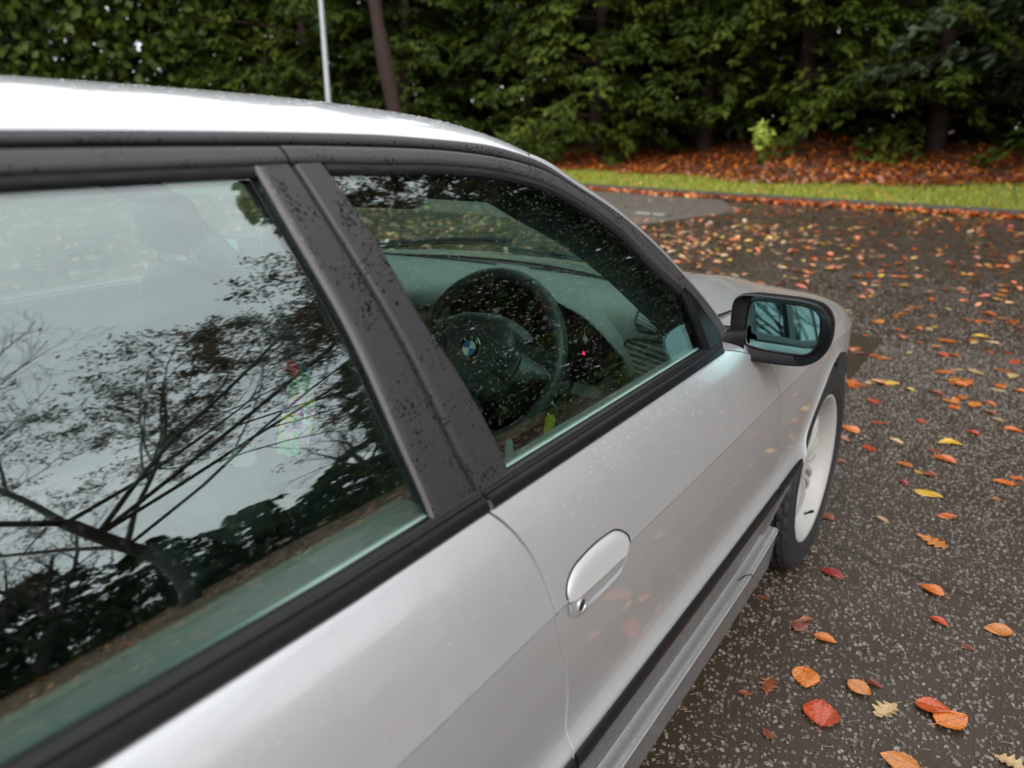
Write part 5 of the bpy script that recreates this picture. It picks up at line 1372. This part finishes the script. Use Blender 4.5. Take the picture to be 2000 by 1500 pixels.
# the open car park ahead: the 245 nearest are single leaves, the rest one mass
cand = []
while len(cand) < 1750:
    x, y = random.uniform(-6.5, 4.2), random.uniform(2.0, 12.6)
    if y > kerb_y(x) - .25: continue
    if x < -3.2 and y > 8.0 and random.random() < .85: continue
    v = (x - CAM_POS[0]) * _r.x + (y - CAM_POS[1]) * _r.y; f_ = (x - CAM_POS[0]) * _f.x + (y - CAM_POS[1]) * _f.y - CAM_POS[2] * _f.z
    if abs(v / f_) > .72: continue
    if x < 1.0 and y < 1.0 or abs(x) < 1.0 and y < 1.2: continue
    if math.sin(x * 2.1 + 1) * math.sin(y * 1.3) + random.gauss(0, .8) < -.55: continue
    cand.append((math.hypot(x - CAM_POS[0], y - CAM_POS[1]), x, y))
cand.sort()
SCAT = []
for i, (d, x, y) in enumerate(cand[:240]):
    c_ = random.choice(cols); k_ = random.choice(['b', 'b', 'b', 'bw', 'bc', 'oak'])
    q = Vector((x, y, 0)) - Vector(CAM_POS); px = 512 + 755.5 * q.dot(_r2) / q.dot(_f); py = 384 - 755.5 * q.dot(_u2) / q.dot(_f)
    hx = ['left of screen pillar', 'above the mirror', 'right of the mirror', 'toward right edge', 'at right edge'][int(np.searchsorted([690, 800, 890, 970], px))]
    hy = ['at mirror height', 'halfway to kerb', 'beyond the bonnet'][int(np.searchsorted([5.2, 6.6], y))]
    SCAT.append((('%s %s' % (WORDS[c_], {'b': 'oval', 'bw': 'broad', 'bc': 'curled', 'oak': 'lobed'}[k_]), hx, hy), px, put_leaf(x, y, random.uniform(.060, .115), random.uniform(0, 360), k_, c_, i, None, 'fallen leaves scattered on the open asphalt', lo=True)))
ORD = ['leftmost', 'second from left', 'third from left', 'fourth from left', 'fifth from left', 'sixth from left', 'seventh from left', 'eighth from left', 'ninth from left', 'tenth from left', 'eleventh from left', 'twelfth from left', 'thirteenth from left', 'fourteenth from left', 'fifteenth from left', 'sixteenth from left', 'seventeenth from left', 'eighteenth from left'] + [w + ' from left' for w in ('nineteenth', 'twentieth', 'twenty-first', 'twenty-second', 'twenty-third', 'twenty-fourth', 'twenty-fifth', 'twenty-sixth', 'twenty-seventh', 'twenty-eighth')]
for key in sorted(set(k for k, _, _ in SCAT)):
    mem = sorted([(p, i) for i, (k, p, o) in enumerate(SCAT) if k == key])
    for j, (p, i) in enumerate(mem):
        o = SCAT[i][2]; o['category'] = 'leaf'
        o['label'] = ('the %s leaf on the asphalt %s, %s' % key) if len(mem) == 1 else ('%s of %s leaves %s, %s' % (ORD[min(j, 27)], *key))
def leaf_mass(name, pts, size, cols_, tiltsd=.15, zf=None):
    """many simple folded leaves in one mesh, one material slot per colour"""
    n = len(pts); keys = sorted(set(cols_)); V = []; F = []; MI = []
    tpl = np.array([(-.5, 0, .0), (-.2, .26, .05), (.2, .24, .04), (.5, 0, .02), (.2, -.24, .05), (-.2, -.26, .03), (0, 0, -.01)])
    a = rng.uniform(0, 2 * np.pi, n); s = rng.uniform(*size, n); tx, ty = rng.normal(0, tiltsd, n), rng.normal(0, tiltsd, n)
    X_ = tpl[None, :, 0] * s[:, None]; Y_ = tpl[None, :, 1] * s[:, None] * rng.uniform(.7, 1.2, (n, 1)); Z_ = tpl[None, :, 2] * s[:, None]
    XX = X_ * np.cos(a)[:, None] - Y_ * np.sin(a)[:, None]; YY = X_ * np.sin(a)[:, None] + Y_ * np.cos(a)[:, None]
    ZZ = Z_ + XX * tx[:, None] + YY * ty[:, None]
    P = np.stack([pts[:, :1] + XX, pts[:, 1:2] + YY, pts[:, 2:] + ZZ + .012], -1)
    ci = rng.integers(0, len(cols_), n)
    F = np.concatenate([np.array([(i, (i + 1) % 6, 6)]) + (np.arange(n) * 7)[:, None] for i in range(6)]); mi = np.concatenate([np.array([keys.index(cols_[c]) for c in ci])] * 6)
    return tag(mesh(name, P.reshape(-1, 3), F, [LM[k] for k in keys], smooth=False, midx=mi), kind='stuff')
rest = np.array([(x, y, .004) for d, x, y in cand[240:]])
leaf_mass('distant_leaves', rest, (.07, .12), cols)
n = 5200; x = rng.uniform(-26, 6, n); dd = np.abs(rng.normal(0, .16, n)); y = kerb_y(x) - .05 - dd
leaf_mass('kerb_leaf_drift', np.stack([x, y, .01 + .06 * np.exp(-dd / .15) * rng.uniform(0, 1, n)], -1), (.07, .13), list('OOOOOTTTRBY'), .35)
n = 18000; x = rng.uniform(-27, 6, n); y = bank_y(x) - .1 + 9.0 * rng.uniform(0, 1, n)**1.1
leaf_mass('bank_leaf_litter', np.stack([x, y, hill(x, y) + .03 + rng.uniform(0, .06, n)], -1), (.10, .19), list('BBBBTTDBDBO'), .45)
n = 900; x = rng.uniform(-24, 6, n); y = kerb_y(x) + .2 + (bank_y(x) - kerb_y(x)) * rng.uniform(0, 1, n)
leaf_mass('lawn_leaves', np.stack([x, y, hill(x, y) + .05], -1), (.06, .11), list('BTOY'), .3)
n = 5200; x = rng.uniform(-3.0, 9.8, n); y = rng.uniform(-14, 12, n); q = ~((np.abs(x) < 1.0) & (y < 1.2) & (y > -4.3)) & ((x > 2.4) | (y < -2.4)); x, y = x[q], y[q]
leaf_mass('side_leaves', np.stack([x, y, 0 * x + .004], -1), (.06, .10), cols)
n = 5000; x = rng.uniform(-14, -1.3, n); y = rng.uniform(-5, 9, n); leaf_mass('far_side_leaves', np.stack([x, y, 0 * x + .006], -1), (.06, .11), list('TTYPPOB'))
n = 6000; x = rng.uniform(10, 34, n); y = rng.uniform(-14, 26, n); leaf_mass('verge_leaves', np.stack([x, y, .02 + (x - 10) / 50 * .49], -1), (.10, .2), list('BBTDO'), .3)
# a few leaves stuck on the paintwork are not in the photograph: none here
# ------------------------------------------------------------------ trees
def mat_bark(name, c0, c1):
    n = NT(name); co = n.geo().outputs['Position']; mp_ = n.n('Mapping'); mp_.inputs['Scale'].default_value = (6, 6, 1.2); n.l(co, mp_.inputs[0])
    h = n.noise(mp_.outputs[0], 3, 6, .65); return n.done(n.bsdf(n.mix(h, c0, c1), .85, 0, n.bump(h, .8, .03)))
M['bark'] = mat_bark('grey_bark', (.030, .026, .022), (.085, .075, .062))
M['redbark'] = mat_bark('red_brown_bark', (.013, .006, .004), (.036, .015, .009))
def mat_foliage(name, c0, c1, c2):
    n = NT(name); g = n.geo(); p = g.outputs['Position']
    a = n.mix(g.outputs['Random Per Island'], c0, c1); b = n.mix(n.ramp(n.noise(p, .9, 4, .6), [(.40, 0), (.72, 1)]), a, c2)
    s = n.bsdf(b, .55, 0, Specular_IOR_Level=.22); t = n.n('BsdfTranslucent'); n.l(b, t.inputs[0]); mx_ = n.n('MixShader'); mx_.inputs[0].default_value = .22
    n.l(s.outputs[0], mx_.inputs[1]); n.l(t.outputs[0], mx_.inputs[2]); n.l(mx_.outputs[0], n.out.inputs[0]); return n.mat
M['yew'] = mat_foliage('yew_needles', (.012, .024, .004), (.034, .058, .006), (.078, .108, .011))
M['cypress'] = mat_foliage('cypress_sprays', (.024, .042, .006), (.062, .098, .011), (.125, .155, .020))
M['grey_fir'] = mat_foliage('grey_fir_sprays', (.030, .050, .026), (.070, .100, .050), (.11, .14, .065))
M['limegreen'] = mat_foliage('lime_leaves', (.30, .40, .04), (.45, .55, .08), (.50, .60, .12))
M['beechleaf'] = mat_foliage('withered_leaves', (.060, .026, .012), (.12, .052, .022), (.10, .085, .025))
M['palegreen'] = mat_foliage('pale_leaves', (.25, .30, .12), (.45, .50, .28), (.5, .5, .1))

def tree_root(name, x, y, z, label, cat, group=None):
    return tag(empty(name, (x, y, z)), label, cat, group)

def evergreen(x, y, H, R, seed, mat, label, bark='redbark', tr=.22, lo=.8, boughs=150, per=30, blade=.20, group='evergreen trees behind the bank', z0=None, lean=0.0, name='evergreen_tree'):
    g = np.random.default_rng(seed); z0 = float(hill(np.array(x), np.array(y))) if z0 is None else z0
    e = tree_root(name, x, y, z0 - .1, label, 'tree', group)
    t = np.linspace(0, 1, 12); mb = MB(); mb.tube(np.stack([lean * t * H + .12 * np.sin(t * 5 + seed), .12 * np.cos(t * 4 + seed), t * H * .96], -1), tr * (1 - .93 * t) + .02, 9)
    B_ = boughs; hb = lo + (H - lo) * g.uniform(0, 1, B_)**.9; az = g.uniform(0, 2 * np.pi, B_)
    Lb = R * np.clip(1.12 - (hb / H)**1.7, .10, 1) * g.uniform(.65, 1.15, B_) * (1 + .22 * np.sin(3 * az + seed))
    rise = g.uniform(-.05, .45, B_); droop = g.uniform(.15, .55, B_)
    # limbs
    for i in range(0, B_, 3):
        s = np.linspace(0, .85, 5); d = np.array([math.cos(az[i]), math.sin(az[i])])
        P = np.stack([lean * hb[i] + d[0] * Lb[i] * s, d[1] * Lb[i] * s, hb[i] + Lb[i] * (rise[i] * s - droop[i] * s * s)], -1); mb.tube(P, np.linspace(.05, .010, 5) * (tr / .22)**.5, 5, caps=False)
    mb.build('trunk', M[bark], e)
    N = B_ * per; bi = np.repeat(np.arange(B_), per); s = g.uniform(.22, 1.04, N)**.75
    cx, sx_ = np.cos(az[bi]), np.sin(az[bi]); lat = g.normal(0, .16, N) * Lb[bi] * (1.25 - s)
    px = lean * hb[bi] + cx * Lb[bi] * s - sx_ * lat; py = sx_ * Lb[bi] * s + cx * lat
    pz = hb[bi] + Lb[bi] * (rise[bi] * s - droop[bi] * s * s) + g.normal(0, .10, N) - np.abs(lat) * .25
    # five blades to a spray, fanned out and hanging
    K = 5; fan = np.linspace(-1.0, 1.0, K)[None] + g.normal(0, .18, (N, K)); ang = az[bi][:, None] + fan * .95
    ln = blade * g.uniform(.7, 1.35, (N, K)); dz = -g.uniform(.05, .75, (N, K)) * ln
    d = np.stack([np.cos(ang) * ln * .85, np.sin(ang) * ln * .85, dz], -1)
    c0 = np.stack([px, py, pz], -1)[:, None] + d * .05
    w_ = ln * .17; side_ = np.stack([-np.sin(ang), np.cos(ang), g.normal(0, .5, (N, K))], -1) * w_[..., None]
    m_ = c0 + d * .45 + np.array([0, 0, .02])
    V = np.stack([c0, m_ + side_, c0 + d, m_ - side_], 2).reshape(-1, 3); F = np.arange(len(V)).reshape(-1, 4)
    mesh('crown', V, F, M[mat], e, smooth=False)
    return e

# belt of evergreens along the bank, left to right in view
spec = [(-38, 15.5, 12, 4.4, 'cypress'), (-32, 19.0, 12, 4.2, 'yew'), (-28, 21, 12, 4.2, 'cypress'), (-25.0, 21.0, 13, 4.4, 'yew'), (-20.6, 22.2, 12.5, 3.9, 'yew'), (-15.4, 23.4, 13, 4.0, 'yew'), (-11.9, 22.0, 12, 3.5, 'cypress'),
        (-8.6, 23.6, 14, 3.9, 'yew'), (-5.2, 22.6, 13, 3.7, 'cypress'), (-1.6, 23.4, 14, 4.0, 'cypress'), (1.6, 21.8, 16, 3.9, 'grey_fir'), (5.3, 22.4, 18, 4.2, 'cypress'), (9.6, 21.0, 20, 4.6, 'yew'),
        (14.0, 21.5, 21, 5.0, 'yew'), (19.0, 21, 18, 4.6, 'yew'), (25, 22, 14, 4.6, 'yew'),
        (-23, 27, 15, 4.6, 'yew'), (-17, 28, 15, 4.6, 'yew'), (-11, 28, 15, 4.6, 'yew'), (-5.5, 28.4, 16, 4.6, 'yew'), (-.5, 28.5, 16, 4.6, 'yew'), (4.6, 28, 16, 4.6, 'yew'), (10.5, 28, 16, 4.6, 'yew'), (17, 29, 17, 5, 'yew')]
where = ['at the far left behind the roof', 'farther left behind the roof', 'left of the pale lamp post', 'behind the car roof by the left edge', 'just left of the lamp post', 'behind the red brown trunk', 'above the front of the car roof',
         'behind the left end of the leaf bank', 'over the middle of the leaf bank, behind the lime shoot', 'over the middle of the leaf bank, right of the lime shoot', 'with pale grey drooping sprays low over the leaf bank', 'in the top right corner over the bank',
         'beyond the right edge of the view', 'reflected beside the front window', 'reflected right of the car', 'reflected farther right', 'in the back row, left end', 'in the back row behind the roof', 'in the back row behind the lamp post', 'in the back row at the screen pillar', 'in the back row over the leaf bank', 'in the back row at the right', 'in the back row beyond the right edge', 'in the back row at the far right']
KIND = {'yew': 'dark green yew', 'cypress': 'bright green conifer', 'grey_fir': 'grey green fir'}
for i, ((x, y, H, R, m_), wh) in enumerate(zip(spec, where)):
    back = 16 <= i
    evergreen(x, y, H, R, 100 + i, m_, '%s %s' % (KIND[m_], wh), tr=.26, lo=(.15 if back or x < -10 else .95), boughs=80 if back or x > 6 else 130 if x < -24 else 175, per=22 if back or x > 6 else 34, blade=.58 if back or x > 6 else .29)
# the bare red-brown trunk standing in front of the dark belt
e = tree_root('yew_trunk', -17.9, 18.0, .1, 'reddish brown bare tree trunk standing before the dark evergreens', 'tree')
mb = MB(); t = np.linspace(0, 1, 14); mb.tube(np.stack([.5 - .9 * t + .10 * np.sin(t * 7), .1 * np.cos(t * 6), t * 9 - .2], -1), .30 - .12 * t + .03 * np.sin(t * 20), 12)
mb.build('trunk', M['redbark'], e)
# the wood behind the belt: too deep and dense to tell trees apart
n = 125000; g = np.random.default_rng(77); a = g.uniform(rad(-80), rad(48), n); d = g.uniform(36, 41, n); z = np.interp(a, np.radians([-80, -5, 8, 34, 48]), [12, 12.5, 22, 23, 7]) * g.uniform(0, 1, n)**1.05 + np.sin(a * 40) * .8
c = np.stack([1.35 + d * np.sin(a), -2.3 + d * np.cos(a), z], -1); dd = g.normal(0, 1, (n, 3)); dd /= np.linalg.norm(dd, axis=1)[:, None]; dd *= g.uniform(.32, .58, (n, 1)); s_ = np.cross(dd, g.normal(0, 1, (n, 3))); s_ /= np.linalg.norm(s_, axis=1)[:, None]; s_ *= .17
V = np.stack([c, c + dd * .5 + s_, c + dd, c + dd * .5 - s_], 1).reshape(-1, 3)
tag(mesh('far_wood', V, np.arange(len(V)).reshape(-1, 4), M['yew'], smooth=False), kind='stuff')
# low shrubs
def shrub(x, y, z, r, h, mat, label, seed, n=700, blade=.10, stems='redbark'):
    g = np.random.default_rng(seed); e = tree_root('shrub', x, y, z, label, 'shrub'); 
    mb = MB()
    for k in range(6):
        a = g.uniform(0, 6.28); mb.tube([(0, 0, 0), (.3 * r * math.cos(a), .3 * r * math.sin(a), h * .5), (.7 * r * math.cos(a), .7 * r * math.sin(a), h * .85)], [.02, .014, .006], 5)
    mb.build('stems', M[stems], e)
    u = g.normal(0, 1, (n, 3)); u /= np.linalg.norm(u, axis=1)[:, None]; c = u * g.uniform(.3, 1, (n, 1))**.5 * np.array([r, r, h * .5]) + np.array([0, 0, h * .55]); c[:, 2] = np.abs(c[:, 2])
    d = g.normal(0, 1, (n, 3)); d /= np.linalg.norm(d, axis=1)[:, None]; d *= blade * g.uniform(.6, 1.3, (n, 1)); s = np.cross(d, g.normal(0, 1, (n, 3))); s /= np.linalg.norm(s, axis=1)[:, None]; s *= blade * .3
    V = np.stack([c, c + d * .5 + s, c + d, c + d * .5 - s], 1).reshape(-1, 3); mesh('foliage', V, np.arange(len(V)).reshape(-1, 4), M[mat], e, smooth=False); return e
shrub(-5.45, 19.9, float(hill(np.array(-5.45), np.array(19.9))) + .25, .26, .80, 'limegreen', 'bright lime green young shoot glowing above the leaf bank', 5, 150, .17)
shrub(-17.0, 11.2, .1, .9, 1.7, 'palegreen', 'pale leaved shrub just above the car roof, left of the lamp post', 6, 260, .12)
shrub(-21.5, 10.2, .1, .7, 1.9, 'palegreen', 'pale leaved shrub peeping over the roof at the left edge', 7, 220, .13)
shrub(-12.6, 18.6, .2, 1.4, 1.1, 'cypress', 'low green bush at the foot of the evergreens by the screen pillar', 8, 900, .16)

# lamp post on the verge
lp = tag(empty('lamp_post', (-17.0, 14.6, 0)), 'slender pale grey lamp post rising behind the car roof', 'lamp post')
mb = MB(); mb.tube([(0, 0, -.2), (0, 0, 1.2)], [.105, .105], 16); mb.tube([(0, 0, 1.2), (0, 0, 1.35), (0, 0, 7.5)], [.105, .085, .062], 16)
nn = NT('galvanised_steel'); p = nn.geo().outputs['Position']; M['galv'] = nn.done(nn.bsdf(nn.mix(nn.noise(p, 9, 5), (.34, .36, .37), (.50, .52, .53)), .5, .4)); mb.build('post', M['galv'], lp)
mb = MB(); mb.tube([(0, 0, 7.5), (.2, -.15, 7.75), (.6, -.45, 7.85)], .035, 10); cushion(mb, (.85, -.64, 7.86), (.70, .26, .14), .5, rotm('Z', -37)); mb.build('lamp_head', M['galv'], lp)

l2 = tag(empty('lamp_post', (1.75, -16.5, 0)), 'grey lamp post far behind the car, seen in the wing mirror', 'lamp post')
for ch in lp.children:
    c = ch.copy(); COL.objects.link(c); c.parent = l2
l2.scale = (.8, .8, .62)
# ------------------------------------------------------------------ broadleaved trees (seen mirrored in the windows and the wing mirror)
def broadleaf(x, y, z, H, tr, seed, label, leafy=0, limbs=7, levels=5, lean=(0, 0), spread=1.0, fork=.22, group='bare trees beyond the car park', side_az=None):
    g = random.Random(seed); mb = MB(); tips = []
    def wander(p, d, L_, r0, r1, k, up):
        P = [p]; q = np.array(p)
        dd = np.array(d)
        for i in range(k):
            dd = dd + np.array([g.gauss(0, .13), g.gauss(0, .13), g.gauss(0, .10) + up]); dd /= np.linalg.norm(dd); q = q + dd * L_ / k; P.append(q)
        return np.array(P), dd
    def branch(p, d, L_, r, lv):
        k = 7 if lv == 0 else 5 if lv < 3 else 3
        P, dd = wander(p, d, L_, r, r * .4, k, .05 if lv < 3 else .015)
        mb.tube(P, np.linspace(r, max(r * .38, .0035), len(P)), 8 if lv < 2 else 5 if lv < 3 else 3, caps=False)
        if lv >= levels: tips.append(P[-1]); tips.append(P[1]); return
        n = {0: 6, 1: 6, 2: 6, 3: 5}.get(lv, 3)
        for i in range(n):
            f = .22 + .78 * (i + g.uniform(.2, 1)) / n; f = min(f, 1); j = min(int(f * k), k - 1); b = P[j] + (P[j + 1] - P[j]) * (f * k - j)
            t = P[j + 1] - P[j]; t = t / np.linalg.norm(t)
            v = np.array([g.gauss(0, 1), g.gauss(0, 1), g.gauss(0, .7)]); v -= t * (v @ t); v /= np.linalg.norm(v)
            an = g.uniform(.45, .95); nd = t * math.cos(an) + v * math.sin(an)
            branch(b, nd, L_ * g.uniform(.45, .68) * (1 - .35 * f * (lv > 0)), max(r * (1 - .55 * f) * .55, .004), lv + 1)
    e = tree_root('broadleaf_tree', x, y, z, label, 'tree', group)
    tp, td = wander((0, 0, -.3), np.array([lean[0], lean[1], 1.]), H * fork * 1.6, tr, tr * .7, 6, .0)
    mb.tube(tp, tr * np.array([1.35, 1.0, .92, .88, .84, .80, .74]), 12)
    for i in range(limbs):
        b = tp[-1 - (i % 3)]; az_ = 2 * math.pi * i / limbs + g.uniform(-.3, .3); el = g.uniform(.45, 1.25) if i else 1.4
        if side_az is not None and i % 2: az_ = side_az + g.uniform(-.7, .7); el = g.uniform(.35, .8)
        d = np.array([math.cos(az_) * math.cos(el) * spread, math.sin(az_) * math.cos(el) * spread, math.sin(el)]); d /= np.linalg.norm(d)
        branch(b, d, H * g.uniform(.36, .50) * (1.15 if side_az is not None and i % 2 else 1), tr * g.uniform(.34, .5), 1)
    mb.build('trunk', M['bark'], e, sharp=None)
    if leafy:
        T = np.array(tips); rg = np.random.default_rng(seed); n = leafy
        c = T[rg.integers(0, len(T), n)] + rg.normal(0, .10, (n, 3)); c = c[(c[:, 2] > 4) & (c[:, 1] > rg.normal(0, 1.5, n) - 1)]; n = len(c)
        d = rg.normal(0, 1, (n, 3)); d /= np.linalg.norm(d, axis=1)[:, None]; d *= rg.uniform(.10, .19, (n, 1)); s = np.cross(d, rg.normal(0, 1, (n, 3))); s /= np.linalg.norm(s, axis=1)[:, None]; s *= rg.uniform(.025, .05, (n, 1))
        V = np.stack([c, c + d * .5 + s, c + d, c + d * .5 - s], 1).reshape(-1, 3); mesh('leaves', V, np.arange(len(V)).reshape(-1, 4), M['beechleaf'], e, smooth=False)
    return e
def at_az(d, az_): return .83 + d * math.sin(rad(az_)), -2.03 + d * math.cos(rad(az_))
vz = lambda x: .012 + max(x - 10, 0) / 50 * .49
x, y = at_az(20, 66); broadleaf(x, y, vz(x), 25, .24, 33, 'large brown leaved beech mirrored across the rear side window', 70000, 9, 5, (-.03, .06), 1.25, .19, side_az=rad(112))
x, y = at_az(15.5, 87); broadleaf(x, y, vz(x), 15, .15, 12, 'bare young tree mirrored at the left edge of the rear window', 0, 7, 4, (-.03, .10), .45, .40)
x, y = at_az(27, 76); broadleaf(x, y, vz(x), 11, .30, 13, 'bare tree standing behind the mirrored beech', 1500, 6, 4)
x, y = at_az(30, 50); broadleaf(x, y, vz(x), 10, .26, 14, 'slender bare tree mirrored low in the rear window by the pillar', 600, 6, 4)
# hedge of dark evergreens behind the right-hand verge
for i, (az_, d, H, R) in enumerate(((38, 30, 9, 4.2), (46, 31, 5.4, 3.6), (53, 33, 4.8, 3.4), (60, 33, 5.4, 3.6), (67, 32, 6.4, 3.8), (74, 30, 7.5, 4.0), (82, 29, 9, 4.0), (92, 28, 9, 4))):
    x, y = at_az(d, az_); evergreen(x, y, H, R, 300 + i, 'yew', 'dark evergreen %s of the hedge beyond the verge' % ['first', 'second', 'third', 'fourth', 'fifth', 'sixth', 'seventh', 'last'][i] + ', mirrored in the glass', boughs=110, per=24, blade=.40, group='hedge beyond the right hand verge', z0=vz(x), lo=.2)
evergreen(9.4, 13.0, 20, 4.0, 340, 'yew', 'tall dark yew mirrored in the top of the front window', boughs=200, per=28, blade=.34, group='hedge beyond the right hand verge', z0=.0, lo=.2)
# bare trees behind the car, for the wing mirror
for i, (x, y, H, s) in enumerate(((-1.0, -33, 14, 21), (3.4, -27, 14, 22), (8, -25, 13, 23))):
    broadleaf(x, y, 0, H, .24, s, ['bare tree behind the car to the left', 'tall bare tree straight behind the car', 'bare tree behind the car to the right'][i], 0, 8, 4, fork=.12, group='bare trees behind the car')
